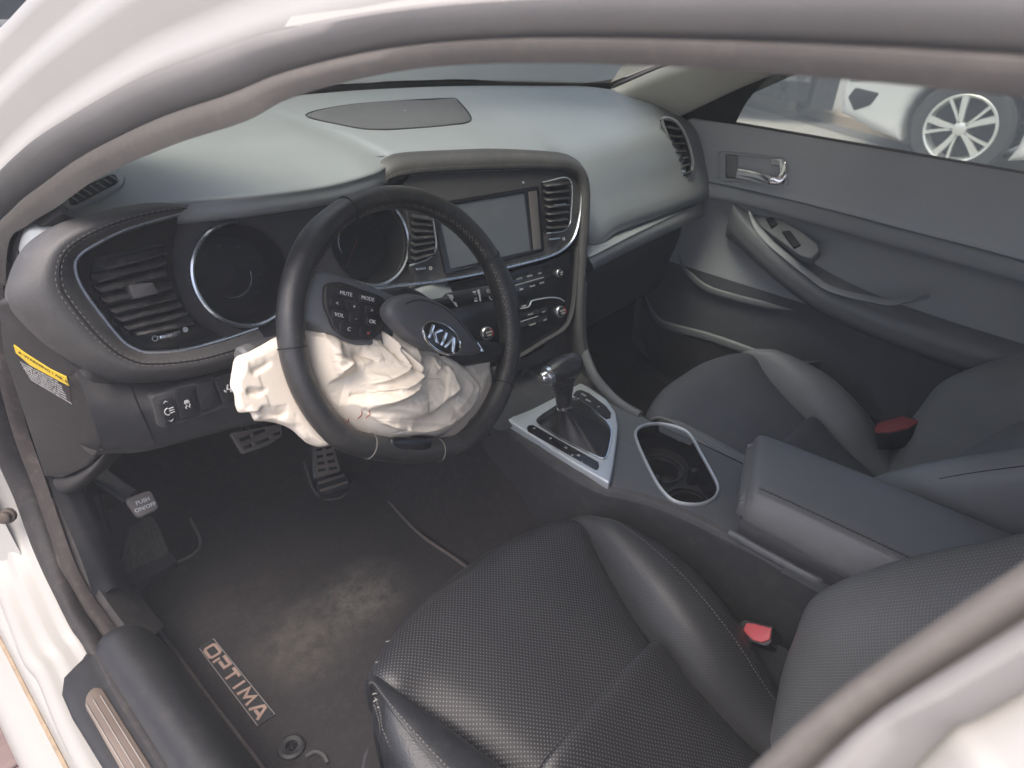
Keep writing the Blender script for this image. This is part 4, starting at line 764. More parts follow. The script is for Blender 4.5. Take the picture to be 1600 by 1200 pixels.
# spokes and pods
def dome(fr, outline, h, mat, name, parent, rings=((1, -1.2), (1, 0), (.97, .35), (.88, .7), (.7, .9), (.4, 1), (.02, 1.02)), z0=0, n=48):
    loop = crv([V((p[0], p[1], 0)) for p in outline], n, True); c = sum(loop, V((0, 0, 0))) / n
    rows = [[fr.w(*(c + (p - c) * k).xy, z0 + h * z) for p in loop] for k, z in rings]; vs, fs = lofts(rows, True); return obj(name, vs, fs, mat, parent)
hubm = surface('hub_plastic', (.075, .075, .08), .5, .45, 1100, .3, .1, 12, (.3, .28, .25), .05)
dome(FR, [(-.055, .03), (-.02, .055), (.02, .055), (.055, .03), (.05, -.03), (.02, -.06), (-.02, -.06), (-.05, -.03)], .012, M['black'], 'hub', wheel, z0=-.02)
for s in (-1, 1):
    h = 1 if s < 0 else -.05
    vs, fs = surf([[FR.w(s * .035, .040 * h, -.012), FR.w(s * .085, .044 * h, .004), FR.w(s * .13, .046 * h, .006), FR.w(s * .160, .045 * h, -.002)], [FR.w(s * .035, .036 * h, .0), FR.w(s * .085, .038 * h, .010), FR.w(s * .13, .040 * h, .011), FR.w(s * .158, .040 * h, .002)], [FR.w(s * .035, .0, .004), FR.w(s * .085, .0, .011), FR.w(s * .13, .004, .011), FR.w(s * .158, .006, .004)],
                    [FR.w(s * .035, -.034, .0), FR.w(s * .085, -.030, .008), FR.w(s * .125, -.020, .008), FR.w(s * .156, -.012, .002)], [FR.w(s * .035, -.04, -.02), FR.w(s * .085, -.036, -.012), FR.w(s * .125, -.026, -.012), FR.w(s * .156, -.018, -.012)]], 5, 4)
    sp = obj('spoke', vs, fs, surface('grey_spoke_trim', (.10, .105, .11), .4, .5, 900, .1, .1, 12, (.3, .28, .25), .05) if s < 0 else M['black'], wheel)
    if s > 0: continue
    pod_ = [(s * .138, .030), (s * .120, .037), (s * .062, .031), (s * .052, .024), (s * .056, -.012), (s * .070, -.024), (s * .100, -.028), (s * .122, -.018), (s * .136, .006)]
    dk = surface('switch_pod_plastic', (.020, .018, .018), .45, .4, 900, .15, .15)
    o = plate('switch_pod', FR, fillet(pod_, .007), .012, dk, wheel, bev=.0025, z0=.0165)
    ws_ = [['MUTE', 'MODE'], ['\u25c4', '+', '\u25ba'], ['VOL', '\u2212', '\u25cf'], ['\u260e', '\u2022']]
    for j, (y, xs) in enumerate(((.0235, (-.112, -.083)), (.0105, (-.122, -.100, -.076)), (-.0025, (-.118, -.096, -.074)), (-.0165, (-.104, -.078)))):
        for i, x in enumerate(xs):
            w_ = .022 if len(xs) == 2 else .017; x = s * -x; red = (j == 3 and i == 1)
            b = plate('button', FR, fillet([(x - w_ / 2, y - .0048), (x + w_ / 2, y - .0048), (x + w_ / 2, y + .0048), (x - w_ / 2, y + .0048)], .0015, 2), .004, M['black'], o, bev=.0008, z0=.0186)
for s, x, y, mt in (('MUTE', -.112, .0235, 0), ('MODE', -.083, .0235, 0), ('<', -.122, .0105, 0), ('+', -.100, .0105, 0), ('>', -.076, .0105, 0), ('VOL', -.118, -.0025, 0), ('-', -.096, -.0025, 0), ('OK', -.074, -.0025, 0), ('C', -.104, -.0165, 0), ('o', -.078, -.0165, 1)):
    vs, fs = text_g(s, .0062, FR, x, y, .0188); obj('button_mark', vs, fs, M['red_print'] if mt else M['white_print'], [c for c in wheel.children if c.name.startswith('switch_pod')][0], kind='stuff')
vs, fs = surf([[FR.w(-.052, -.075, -.04), FR.w(-.05, -.11, -.03), FR.w(-.048, -.135, -.012)], [FR.w(-.03, -.075, -.04), FR.w(-.03, -.11, -.03), FR.w(-.03, -.135, -.008)], [FR.w(.03, -.075, -.04), FR.w(.03, -.11, -.03), FR.w(.03, -.135, -.008)], [FR.w(.052, -.075, -.04), FR.w(.05, -.11, -.03), FR.w(.048, -.135, -.012)]], 4, 4); obj('lower_spoke', vs, fs, M['black'], wheel)
dome(FR, [(-.028, -.137), (0, -.136), (.028, -.137), (.031, -.146), (.027, -.157), (0, -.159), (-.027, -.157), (-.031, -.146)], .003, M['gloss'], 'rim_insert', wheel, z0=.0145, n=32)
# torn hub cover, lifted towards the driver, with its badge
DZ = .042
cv = [(607, 481), (616, 469), (632, 461), (652, 461), (678, 470), (702, 485), (722, 506), (740, 530), (751, 547), (738, 553), (705, 552), (668, 543), (641, 529), (620, 509), (608, 494)]
fcv = FW.up(DZ); cvl = px(fcv, cv); _c = sum(cvl, V((0, 0))) / len(cvl); cvl = [_c + (p - _c) * 1.03 for p in cvl]
cov = dome(fcv, cvl, .013, hubm, 'hub_cover', wheel, rings=((.94, -1.3), (1, -.9), (1.005, 0), (.985, .35), (.9, .72), (.7, .92), (.4, 1), (.02, 1.02)), z0=-.004)
cl_ = crv([V((p.x, p.y, 0)) for p in cvl], 48, True); cc = sum(cl_, V((0, 0, 0))) / 48
vs, fs = tube([fcv.w(*(cc + (p - cc) * .80).xy, -.004 + .013 * .83) for p in cl_[2:24]], .0007, n=5); obj('cover_crease', vs, fs, M['dark'], cov)
e0, e1 = fcv.loc((659, 510), .009), fcv.loc((719, 546), .009); ec_ = (e0 + e1) / 2; ea = math.atan2((e1 - e0).y, (e1 - e0).x); EA = (e1 - e0).length / 2
t0, t1 = fcv.loc((683, 541), .009), fcv.loc((697, 506), .009); EB = EA * .54
fe = Frame(fcv.w(ec_.x, ec_.y, .0088), fcv.n, fcv.y * cos(ea) - fcv.x * sin(ea))
ell = lambda k, n=40: [(EA * k * cos(2 * pi * i / n), EB * k * sin(2 * pi * i / n)) for i in range(n)]
em = plate('badge', fe, ell(1), .003, M['gloss'], wheel, bev=.0008, z0=.0012)
vs, fs = sweep([fe.w(x, y, .0012) for x, y in ell(.96)], circ(.0014, 8, .0018), True, up=fe.n); obj('badge_ring', vs, fs, M['bright'], em)
hh = EB * .52; st = EA * .105
def letter(polys, x):
    mb = MB()
    for pl_ in polys: mb.add(*plate_g(fe, [(x + a * EA, b * hh) for a, b in pl_], .0016, .0003, z0=.0026))
    return mb
sk = lambda P_, k=.0: [(a + k * b, b) for a, b in P_]
letter([sk([(-.24, -1), (-.10, -1), (-.10, 1), (-.24, 1)])], -.42 * EA + .02 * EA).obj('letter', M['bright'], em)
letter([[(-.12, -.05), (.14, 1), (-.02, 1) if False else (.34, 1), (.06, .08), (.36, -1), (.16, -1), (-.10, -.02)]], -.40 * EA).obj('letter', M['bright'], em)
letter([[(-.075, -1), (.075, -1), (.075, 1), (-.075, 1)]], .08 * EA).obj('letter', M['bright'], em)
letter([[(-.24, -1), (-.09, -1), (.06, .45), (.20, -1), (.36, -1), (.13, 1), (-.01, 1)]], .42 * EA).obj('letter', M['bright'], em)
# silver sliver of trim beside the cover
plate('trim_sliver', FW.up(.02), fillet(px(FW.up(.02), [(741, 536), (747, 534), (757, 549), (750, 550)]), .001), .003, M['bright'], wheel, bev=.0006)

# column: shroud and the two stalks
col = thing('steering_column', 'black steering column shroud behind the steering wheel', 'steering column', (-.372, .12, .84))
ax = -FW.n; rows = []
for d, w_, h_ in ((.03, .045, .040), (.035, .062, .055), (.08, .066, .062), (.15, .068, .066), (.26, .07, .06)):
    c = HUB + ax * d + FW.y * -.018; rows.append([c + FW.x * a * w_ * 2 + FW.y * b * h_ * 2 for a, b in rrect(1, 1, .25)])
vs, fs = lofts(rows, True); fs = fs + [tuple(range(20))]; obj('column_shroud', vs, fs, M['black'], col, sharp=50)
def stalk(label, a, b, ya, yb, name):
    A, B = oy(a, ya), oy(b, yb); o = thing(name, label, 'control stalk', A); d = (B - A); n_ = 22; pts = [A.lerp(B, i / (n_ - 1)) for i in range(n_)]
    return o, A, B, d.normalized()
o, A, B, d = stalk('black wiper stalk with white markings to the right behind the steering wheel', (640, 482), (800, 452), .075, .07, 'wiper_stalk')
Ms = Matrix.Translation(A) @ d.to_track_quat('Z', 'Y').to_matrix().to_4x4(); L = (B - A).length
vs, fs = lathe_g(Ms, [(.007, 0), (.007, L * .3), (.012, L * .34), (.0128, L * .40), (.0125, L * .62), (.0118, L * .63), (.0118, L * .64), (.0125, L * .65), (.012, L * .97), (.009, L), (.0001, L)], 20); so_ = obj('lever', vs, fs, M['black'], o)
fst = Frame(A, (CAM - (A + B) / 2) - d * ((CAM - (A + B) / 2).dot(d)), d.cross((CAM - A).normalized()) * -1)
if fst.x.dot(d) < 0: fst = Frame(A, fst.n, -fst.y)
mb = MB(); zz = .0127
mb.add(*plate_g(fst, [(L * .30, .010), (L * .345, .008), (L * .375, -.010), (L * .36, -.010)], .001, 0, z0=zz - .001)); mb.add(*plate_g(fst, [(L * .585, .009), (L * .605, .009), (L * .60, -.009), (L * .59, -.009)], .001, 0, z0=zz))
for y in (.0065, .002, -.0025, -.007): mb.add(*box_g(fst.M @ Matrix.Translation((L * .555, y, zz - .001)), .006, .0028, .001, .0004))
mb.add(*text_g('O I', .0085, fst, L * .70, .004, zz - .0004)); mb.add(*tube([fst.w(L * .72 + .006 * cos(R(a)), -.004 + .006 * sin(R(a)), zz - .001) for a in range(180, 400, 20)], .0007, n=4))
for y in (.0075, .001, -.0055): mb.add(*box_g(fst.M @ Matrix.Translation((L * .90, y, zz - .0012)), .010, .0018, .0012, .0003))
mb.obj('stalk_marking', M['white_print'], so_, kind='stuff')
o, A, B, d = stalk('black turn signal stalk with grey tip sticking out left of the steering wheel', (450, 528), (378, 562), .085, .075, 'turn_signal_stalk')
Ms = Matrix.Translation(A) @ d.to_track_quat('Z', 'Y').to_matrix().to_4x4(); L = (B - A).length
vs, fs = lathe_g(Ms, [(.008, 0), (.010, L * .3), (.0135, L * .5), (.014, L * .78)], 20); obj('lever', vs, fs, M['dashlow'], o)
vs, fs = lathe_g(Ms, [(.0142, L * .78), (.0148, L * .80), (.0150, L * .96), (.012, L * 1.02), (.0001, L * 1.03)], 20); obj('end_knob', vs, fs, surface('grey_knob', (.13, .13, .13), .5, .4, 900, .2), o)

# ---- spent airbag: crumpled cloth hanging from the hub behind the lower rim
bag = [(378, 602), (381, 580), (388, 557), (408, 548), (428, 537), (450, 524), (478, 512), (500, 511), (515, 518), (526, 528), (545, 524), (560, 527), (572, 515), (584, 499), (594, 487), (603, 478), (640, 492), (690, 530), (732, 548), (752, 549), (772, 556), (783, 567), (784, 592), (778, 615), (768, 633), (748, 660), (727, 687), (690, 683), (650, 682), (624, 690), (598, 683), (560, 681), (540, 690), (522, 700), (505, 697), (490, 688), (472, 672), (452, 663), (434, 660), (415, 658), (406, 645), (391, 645), (383, 625)]
C0 = V(FW.loc((590, 596))); bl = crv([(*FW.loc(p), 0) for p in bag], 420, True)
NT, NR = 420, 120
th = np.array([[p.x, p.y] for p in bl]); c0 = np.array([C0.x, C0.y]); ks = np.linspace(1, .004, NR)
G = c0 + (th - c0)[None] * ks[:, None, None]                    # NR x NT x 2
def pline(pts): return np.array([tuple(FW.loc(p)) for p in [tuple(q) for q in crv([(a, b, 0) for a, b in pts], max(10, 5 * len(pts)))]])
def dist(pl):
    best = np.full(G.shape[:2], 1e9); side = np.zeros(G.shape[:2]); tt = np.zeros(G.shape[:2]); m = len(pl) - 1
    for i in range(m):
        a, b = pl[i], pl[i + 1]; e = b - a; l2 = (e * e).sum() + 1e-12; w = G - a; t = np.clip((w @ e) / l2, 0, 1); q = w - t[..., None] * e; d2 = (q * q).sum(-1)
        k = d2 < best; best = np.where(k, d2, best); side = np.where(k, e[0] * w[..., 1] - e[1] * w[..., 0], side); tt = np.where(k, (i + t) / m, tt)
    return np.sqrt(best) * np.sign(side), np.clip(np.minimum(tt, 1 - tt) * 6, 0, 1) ** .5
H = np.zeros(G.shape[:2])
def step(pts, amp, L=.03, w=.0016, hi=1):
    """one layer lying over another: high on one side of the line"""
    global H
    d, e = dist(pline(pts)); d = d * hi; H += 1.25 * amp * e * (1 / (1 + np.exp(-np.clip(d / w, -50, 50)))) * np.exp(-np.clip(d, 0, 1) / L)
def ridge(pts, amp, w=.004, tap=True):
    global H
    d, e = dist(pline(pts)); H += 1.25 * amp * (e if tap else 1) * np.exp(-(np.abs(d) / w) ** 1.3)
SA = lambda p: crop(p, 370, 470, 5.218); SB = lambda p: crop(p, 560, 460, 5.0)
# broad swell of the bag
def blob(p, r, amp):
    global H
    c = np.array(tuple(FW.loc(p))); H += amp * np.exp(-((G - c) ** 2).sum(-1) / r ** 2)
blob((610, 600), .075, .040); blob((690, 610), .06, .022); blob((510, 555), .030, .026); blob((420, 600), .05, .006); blob((755, 600), .035, .012); blob((700, 660), .04, .012); blob((600, 670), .04, .010)
# left tail
ridge(SA([(40, 690), (170, 668), (390, 652)]), .006, .005); ridge(SA([(40, 705), (100, 790), (230, 828), (330, 780), (400, 738)]), .007, .005); ridge(SA([(130, 730), (230, 745), (310, 708)]), -.004, .005)
ridge(SA([(170, 592), (250, 545), (335, 488)]), -.003, .004); ridge(SA([(105, 470), (135, 510), (115, 600), (70, 670)]), .004, .004); ridge(SA([(180, 860), (200, 910), (240, 985)]), .005, .006); ridge(SA([(240, 870), (330, 930), (470, 935)]), -.004, .005)
ridge(SA([(60, 720), (120, 900)]), .003, .004); ridge(SA([(430, 960), (560, 1070), (660, 1160)]), .004, .004)
# lump at the left inside the rim
step(SA([(830, 320), (785, 430), (885, 490), (890, 560), (800, 612), (722, 640), (655, 602), (612, 470), (570, 310)]), .014, .03, .0018, -1)
ridge(SA([(660, 250), (628, 400), (660, 590)]), .004, .003); ridge(SA([(700, 250), (655, 420)]), .003, .002); ridge(SA([(690, 440), (760, 460), (870, 480)]), -.005, .003); ridge(SA([(870, 500), (800, 560), (720, 610)]), .004, .0025)
ridge(SA([(900, 440), (980, 445), (1080, 500)]), -.004, .003); ridge(SA([(820, 330), (900, 380), (1050, 370)]), .003, .004)
# gathered folds sweeping round from the hub to the left
for pts, a, w in (([(20, 330), (130, 370), (150, 350)], .004, .003), ([(100, 230), (190, 330), (235, 430), (270, 560), (150, 650), (0, 705)], .007, .003), ([(150, 280), (260, 440), (362, 592), (330, 650), (200, 722), (0, 765)], .007, .003), ([(0, 620), (120, 640), (250, 570)], .004, .003), ([(60, 790), (180, 740), (300, 660)], .005, .0025), ([(0, 740), (100, 760), (200, 735)], -.004, .002), ([(130, 300), (220, 480), (235, 530)], -.005, .002), ([(240, 420), (310, 570), (290, 600)], -.005, .0022), ([(0, 860), (130, 830), (260, 760), (335, 690)], .006, .004), ([(-60, 700), (0, 690), (120, 650)], .004, .003), ([(-90, 790), (20, 775), (170, 760)], -.005, .003)): ridge(SB(pts), a, w)
step(SB([(380, 260), (405, 380), (415, 490), (362, 600), (342, 690), (300, 752), (150, 842), (0, 892), (-140, 880)]), .011, .035, .0016, 1 if False else -1)
step(SB([(545, 465), (620, 530), (660, 600), (690, 728), (580, 830), (440, 942), (200, 905), (0, 905)]), .010, .05, .0016, -1)
step(SB([(640, 480), (760, 540), (870, 630), (940, 742), (905, 850), (880, 920), (835, 1010)]), .010, .05, .002, -1)
step(SB([(440, 942), (300, 965), (100, 965), (0, 968), (-120, 930)]), .007, .02, .0015, -1)
ridge(SB([(0, 1088), (90, 1030), (230, 1040), (400, 1070), (600, 1072), (820, 1060)]), .008, .005); ridge(SB([(60, 1075), (200, 1090), (330, 1060)]), -.007, .004)
ridge(SB([(0, 985), (250, 985), (500, 1000), (720, 1010), (870, 960)]), .004, .005); ridge(SB([(410, 330), (450, 400), (520, 440)]), -.010, .005); ridge(SB([(440, 340), (490, 380)]), .006, .004)
ridge(SB([(540, 480), (530, 540), (560, 590)]), .005, .006); ridge(SB([(580, 470), (660, 560), (690, 700)]), -.004, .003); ridge(SB([(850, 560), (900, 640), (950, 740), (930, 860)]), -.005, .006); ridge(SB([(1050, 560), (1085, 700), (1050, 830), (940, 960)]), .005, .006); ridge(SB([(860, 470), (1000, 460), (1100, 550)]), .005, .005); ridge(SB([(600, 780), (680, 740)]), .003, .004); ridge(SB([(360, 620), (520, 560)]), .003, .012)
ridge(SB([(-40, 560), (60, 510), (130, 500)]), .004, .005); ridge(SB([(700, 900), (800, 800), (860, 700)]), .003, .012); ridge(SB([(180, 290), (300, 330), (380, 300)]), -.003, .004)
# fine crumple
for i in range(NR):
    for j in range(NT):
        x, y = G[i, j]; H[i, j] += .0009 * noise.noise((x * 60, y * 90, 3.1)) + .0006 * noise.noise((x * 170, y * 210, 8.2))
# the edge turns under, the tail lies further forward behind the rim
edge = np.clip((1 - ks) / .10, 0, 1); turn = (np.sqrt(np.clip(1 - (1 - edge) ** 2, 0, 1)) - 1) * .014
base = -.020 - .004 * np.clip((-.13 - G[..., 0]) / .09, 0, 1) + 0 * H
rad = np.sqrt(((G - 0) ** 2).sum(-1)); lim = np.where((rad > .146) & (rad < .205), -.017, 1.0)
Z = np.minimum(base + H + turn[:, None], lim + .0 * H)
Z = np.where((rad > .130), np.minimum(Z, .0 + np.clip((.150 - rad) / .02, 0, 1) * .03 - .016 + .35 * H * 0), Z)
cloth = surface('airbag_cloth', (.77, .69, .575), .9, .15, 1500, .25, .05, 18, (.45, .36, .26), .12, voro=True)
vs = [FW.w(G[i, j, 0], G[i, j, 1], Z[i, j]) for i in range(NR) for j in range(NT)]; _, fs = lofts([[0] * NT for _ in range(NR)], True)
back = [FW.w(*(c0 + (th[j] - c0) * k), base[0, j] - .014 - .02 * (1 - k)) for k in (.97, .7, .02) for j in range(NT)]; k0 = len(vs); vs += back
for r_ in range(2):
    for j in range(NT): a, b = k0 + r_ * NT + j, k0 + r_ * NT + (j + 1) % NT; fs.append((a, b, b + NT, a + NT))
for j in range(NT): fs.append((j, (j + 1) % NT, k0 + (j + 1) % NT, k0 + j))
airbag = obj('airbag', vs, fs, cloth, None, sharp=80)
tag(airbag, 'deflated cream airbag cloth hanging crumpled from the steering wheel hub', 'airbag')
def bagz(p):
    q = FW.loc(p); d2 = (G[..., 0] - q.x) ** 2 + (G[..., 1] - q.y) ** 2; i, j = np.unravel_index(np.argmin(d2), d2.shape); return FW.w(q.x, q.y, Z[i, j] + .0006)
rt_ = plain('red_thread', (.45, .10, .07), .8)
for pts in ([(970, 890), (985, 925), (978, 960)], [(1010, 890), (1025, 925), (1018, 955)], [(885, 955), (895, 985), (885, 1015)], [(930, 960), (935, 990), (920, 1020)]):
    vs, fs = tube([bagz(p) for p in crv([(a, b, 0) for a, b in SA(pts)], 12)], .0005, n=4); obj('seam_thread', vs, fs, rt_, airbag)
# left-hand vent panel outline etc. is in the dashboard; nothing more hangs here
# ================================================================== centre console, shifter, armrest
cons = thing('center_console', 'grey centre console with silver shifter plate, double cup holder and padded armrest between the seats', 'console', (0, -.2, .4))
consm = surface('console_plastic', (.10, .105, .11), .5, .5, 1000, .3, .1, 8, (.38, .35, .31), .07)
consd = surface('console_side_plastic', (.042, .041, .043), .55, .4, 1000, .3, .15, 8, (.33, .3, .26), .07)
# top outline, front to back: left edge (driver) and right edge traced on the sloping top
def ctop(y): return .575 + .0 * y
Lp = [(800, 668), (850, 708), (905, 742), (948, 762), (985, 770), (1030, 783), (1078, 803), (1140, 833), (1210, 870), (1270, 905)]
Rp = [(940, 603), (966, 622), (997, 643), (1044, 668), (1095, 690), (1144, 713), (1200, 742), (1250, 770), (1300, 800), (1350, 828)]
Lt = [oz(p, .572 + .008 * math.sin(i)) * 1 for i, p in enumerate(Lp)]; Lt = [oz(p, .575) for p in Lp]; Rt = [oz(p, .575) for p in Rp]
rows = []
for l, r in zip(Lt, Rt):
    m = l.lerp(r, .5)
    rows.append([l + V((.035, 0, -.30)), l + V((.012, 0, -.15)), l + V((-.004, 0, -.03)), l + V((-.003, 0, -.008)), l + V((.006, 0, .001)), l.lerp(r, .3) + V((0, 0, .0)), m + V((0, 0, -.0005)), l.lerp(r, .8), r + V((-.008, 0, .002)), r + V((.002, 0, -.006)), r + V((.004, 0, -.03)), r + V((.0, 0, -.15)), r + V((-.02, 0, -.30))])
rows_c = rows
# split: sides and the top skin (the cup holder is cut into the top)
vs, fs = surf([r[0:5] for r in rows], 5, 5); obj('driver_side', vs, fs, consd, cons, sharp=60)
vs, fs = surf([r[8:13] for r in rows], 5, 5); obj('passenger_side', vs, fs, consd, cons, sharp=60)
C6 = lambda pts: crop(pts, 700, 480, 3.2)
FC = Frame((0, -.15, .575), (0, 0, 1), (0, 1, 0))
ring_px = C6([(937, 650), (950, 612), (990, 594), (1050, 588), (1120, 598), (1185, 624), (1222, 662), (1260, 730), (1310, 820), (1346, 893), (1345, 935), (1318, 968), (1262, 990), (1190, 990), (1125, 972), (1075, 928), (1030, 860), (975, 750)])
rl = crv([(*FC.loc(p), 0) for p in ring_px], 72, True); hole_ = [(p.x, p.y) for p in rl]
topo = [(p.x, p.y + .15) for p in ([r[4] for r in rows] + [r[8] for r in rows][::-1])]
topo = [tuple(p.xy) for p in crvu([V((a, b, 0)) for a, b in topo[:len(rows)]], 4)] + [tuple(p.xy) for p in crvu([V((a, b, 0)) for a, b in topo[len(rows):]], 4)]
plate('console_top', FC, topo, .012, consm, cons, holes=[inset(hole_, -.0005) if area2(hole_) > 0 else inset(hole_[::-1], -.0005)], z0=.0008)
# cup holder: chrome ring, wall, two wells with a bridge between
cc = sum(rl, V((0, 0, 0))) / 72
wall = [[FC.w(*(cc + (p - cc) * k).xy, z) for p in rl] for k, z in ((.985, .0015), (.965, -.006), (.93, -.03), (.90, -.075))]
vs, fs = lofts(wall, True); cup = obj('cup_holder', vs, fs, M['gloss'], cons)
vs, fs = sweep([FC.w(p.x, p.y, .002) for p in rl], circ(.0026, 8, .0036), True); obj('chrome_ring', vs, fs, plain('pale_satin_metal', (.72, .74, .76), .5, .75), cup)
q0 = FC.loc((1036, 700)); q1 = FC.loc((1083, 755)); dd = (q1 - q0).normalized()
for q, r_ in ((q0 + dd * .004, .040), (q1 - dd * .004, .036)):
    vs, fs = lathe_g(FC.M @ Matrix.Translation((q.x, q.y, 0)), [(r_ * .98, -.042), (r_ * .94, -.046), (r_ * .88, -.078), (.0001, -.080)], 32, False); obj('well', vs, fs, M['gloss'], cup)
    vs, fs = tube([FC.w(q.x + r_ * .98 * cos(R(a)), q.y + r_ * .98 * sin(R(a)), -.041) for a in range(0, 360, 12)], .0014, True, 5); obj('well_rim', vs, fs, consd, cup)
ml = (q0 + q1) / 2
vs, fs = plate_g(FC, [tuple((cc + (p - cc) * .93).xy) for p in rl], .004, 0, z0=-.046, holes=[[(q.x + r_ * .96 * cos(-2 * pi * i / 28), q.y + r_ * .96 * sin(-2 * pi * i / 28)) for i in range(28)] for q, r_ in ((q0 + dd * .004, .034), (q1 - dd * .004, .030))]); obj('cup_floor', vs, fs, M['black'], cup)
for s in (-1, 1):
    c = ml + V((-dd.y, dd.x)) * s * .036; vs, fs = box_g(FC.M @ Matrix.Translation((c.x, c.y, -.035)) @ Matrix.Rotation(math.atan2(dd.y, dd.x), 4, 'Z'), .014, .016, .040, .004); obj('gripper', vs, fs, M['gloss'], cup)
# silver shifter surround
FSh = FC
so_ = C6([(283, 512), (330, 548), (420, 512), (532, 455), (600, 415), (662, 382), (700, 400), (790, 462), (838, 528), (851, 592), (840, 700), (826, 800), (808, 884), (768, 862), (660, 800), (500, 700), (352, 602), (262, 545)])
bo = C6([(438, 572), (470, 545), (540, 500), (610, 460), (650, 462), (720, 515), (790, 578), (813, 612), (815, 650), (802, 720), (788, 762), (768, 764), (700, 735), (560, 660), (450, 592)])
so2 = px(FC, so_, .010); bo2 = px(FC, bo, .010)
sp_ = plate('shifter_plate', FC, fillet([tuple(p) for p in so2], .006), .014, M['silver'], cons, bev=.003, z0=.012, holes=[fillet([tuple(p) for p in bo2], .006)])
vs, fs = sweep([FC.w(p.x, p.y, .0125) for p in crv([(*p, 0) for p in fillet([tuple(p) for p in bo2], .006)], 80, True)], circ(.0012, 6, .002), True); obj('opening_rim', vs, fs, M['bright'], sp_)
# dark side skirt under the plate's driver edge
sk0 = [FC.at(p, .004) for p in C6([(262, 548), (352, 606), (500, 704), (660, 804), (768, 866), (808, 886)])]
vs, fs = lofts([crv(sk0, 20), crv([p + V((-.004, -.003, -.022)) for p in sk0], 20), crv([p + V((.01, 0, -.035)) for p in sk0], 20)]); obj('plate_skirt', vs, fs, M['gloss'], cons)
prn = C6([(393, 604), (402, 592), (425, 590), (752, 776), (756, 796), (750, 812), (738, 814), (400, 622)])
o = plate('gear_strip', FC, fillet(px(FC, prn, .0125), .002), .003, M['gloss'], cons, bev=.0008, z0=.0135)
mb = MB(); A, B = FC.loc(C6([(430, 608)])[0], .013), FC.loc(C6([(668, 752)])[0], .013); ang = math.atan2((B - A).y, (B - A).x)
for s, t in (('P', 0), ('R', .36), ('N', .68), ('D', .94)): q = A.lerp(B, t); mb.add(*text_g(s, .0066, FC, q.x, q.y, .0138, ang))
for s, pp in (('+', (620, 742)), ('-', (672, 772))): q = FC.loc(C6([pp])[0], .013); mb.add(*text_g(s, .0075, FC, q.x, q.y, .0138, ang))
mb.obj('gear_letters', M['white_print'], o, kind='stuff')
btp = C6([(624, 440), (640, 420), (664, 414), (705, 430), (790, 495), (816, 530), (812, 556), (790, 560), (720, 512), (650, 462)])
o = plate('button_strip', FC, fillet(px(FC, btp, .0125), .002), .003, M['black'], cons, bev=.0008, z0=.0135)
mb = MB()
for s, pp in (('ECO', (678, 440)), ('CAM', (700, 468)), ('P', (752, 500))): q = FC.loc(C6([pp])[0], .013); mb.add(*text_g(s, .0055, FC, q.x, q.y, .0138, ang))
mb.obj('button_print', M['white_print'], o, kind='stuff')
for a, b in (((712, 440), (690, 476)), ((745, 466), (722, 500))):
    vs, fs = tube([FC.at(C6([a])[0], .0137), FC.at(C6([b])[0], .0137)], .0006, n=4); obj('button_gap', vs, fs, M['dark'], o)
# boot and selector lever
shf = thing('gear_selector', 'chrome and leather gear selector lever rising from its boot on the silver plate', 'gear lever', FC.at((905, 665), .01))
bl2 = crv([(*p, 0) for p in fillet([tuple(p) for p in bo2], .006)], 60, True); tip = FC.at((881, 650), .04); tp = V((tip.x, tip.y - 0, tip.z))
base = Frame((0, -.15, .575), (0, 0, 1), (0, 1, 0))
neck = oz((882, 634), .640); foot = oz((890, 665), .585)
rows = []
for k, t in ((1.0, 0), (.97, .04), (.80, .16), (.55, .40), (.34, .66), (.20, .9), (.16, 1.0)):
    row = []
    for i, p in enumerate(bl2):
        c = FC.w(p.x, p.y, .009); ctr = foot.lerp(neck, t); ctr0 = V((sum(q.x for q in bl2) / 60, 0, 0)); r0_ = FC.w(sum(q.x for q in bl2) / 60, sum(q.y for q in bl2) / 60, .009)
        o_ = (c - r0_) * k; a = math.atan2(o_.y, o_.x); pl_ = 1 + .10 * sin(a * 4 + .7) * sin(pi * min(1, t * 1.1)) + .05 * sin(a * 9) * sin(pi * t); w_ = r0_.lerp(neck, t ** .8); row.append(V((w_.x + o_.x * pl_, w_.y + o_.y * pl_, .584 + (neck.z - .584) * t)))
    rows.append(row)
vs, fs = lofts(rows, True); boot = obj('boot', vs, fs, surface('boot_leather', (.011, .011, .012), .4, .55, 700, .4, .2, 20, (.3, .27, .24), .06, voro=True), shf)
nb = neck + V((0, .0, -.004)); kt = oz((873, 580), .70); ax_ = (kt - nb).normalized()
Mk = Matrix.Translation(nb) @ ax_.to_track_quat('Z', 'Y').to_matrix().to_4x4()
vs, fs = lathe_g(Mk, [(.0125, -.002), (.0135, .003), (.0125, .008)], 24); obj('collar', vs, fs, M['bright'], shf)
Lk = (kt - nb).length
gm = surface('grip_leather', (.022, .022, .024), .28, .6, 800, .3, .1, 20, voro=True)
GA, GB = oz((896, 569), .712), oz((857, 587), .702); gd = (GB - GA).normalized(); gl_ = (GB - GA).length
rows = []; hc = GA.lerp(GB, .45)
for t, r1, r2 in ((.05, .0125, .0135), (.3, .0135, .015), (.6, .0165, .020), (.85, .020, .027), (1.0, .021, .030)):
    c = nb.lerp(hc, t); s1 = (gd - ax_ * gd.dot(ax_)).normalized(); s2 = ax_.cross(s1); rows.append([c + s1 * (r2 * cos(2 * pi * i / 24)) + s2 * (r1 * sin(2 * pi * i / 24)) for i in range(24)])
vs, fs = lofts(rows, True); kb = obj('neck', vs, fs, gm, shf)
Mg = Matrix.Translation(GA) @ gd.to_track_quat('Z', 'Y').to_matrix().to_4x4()
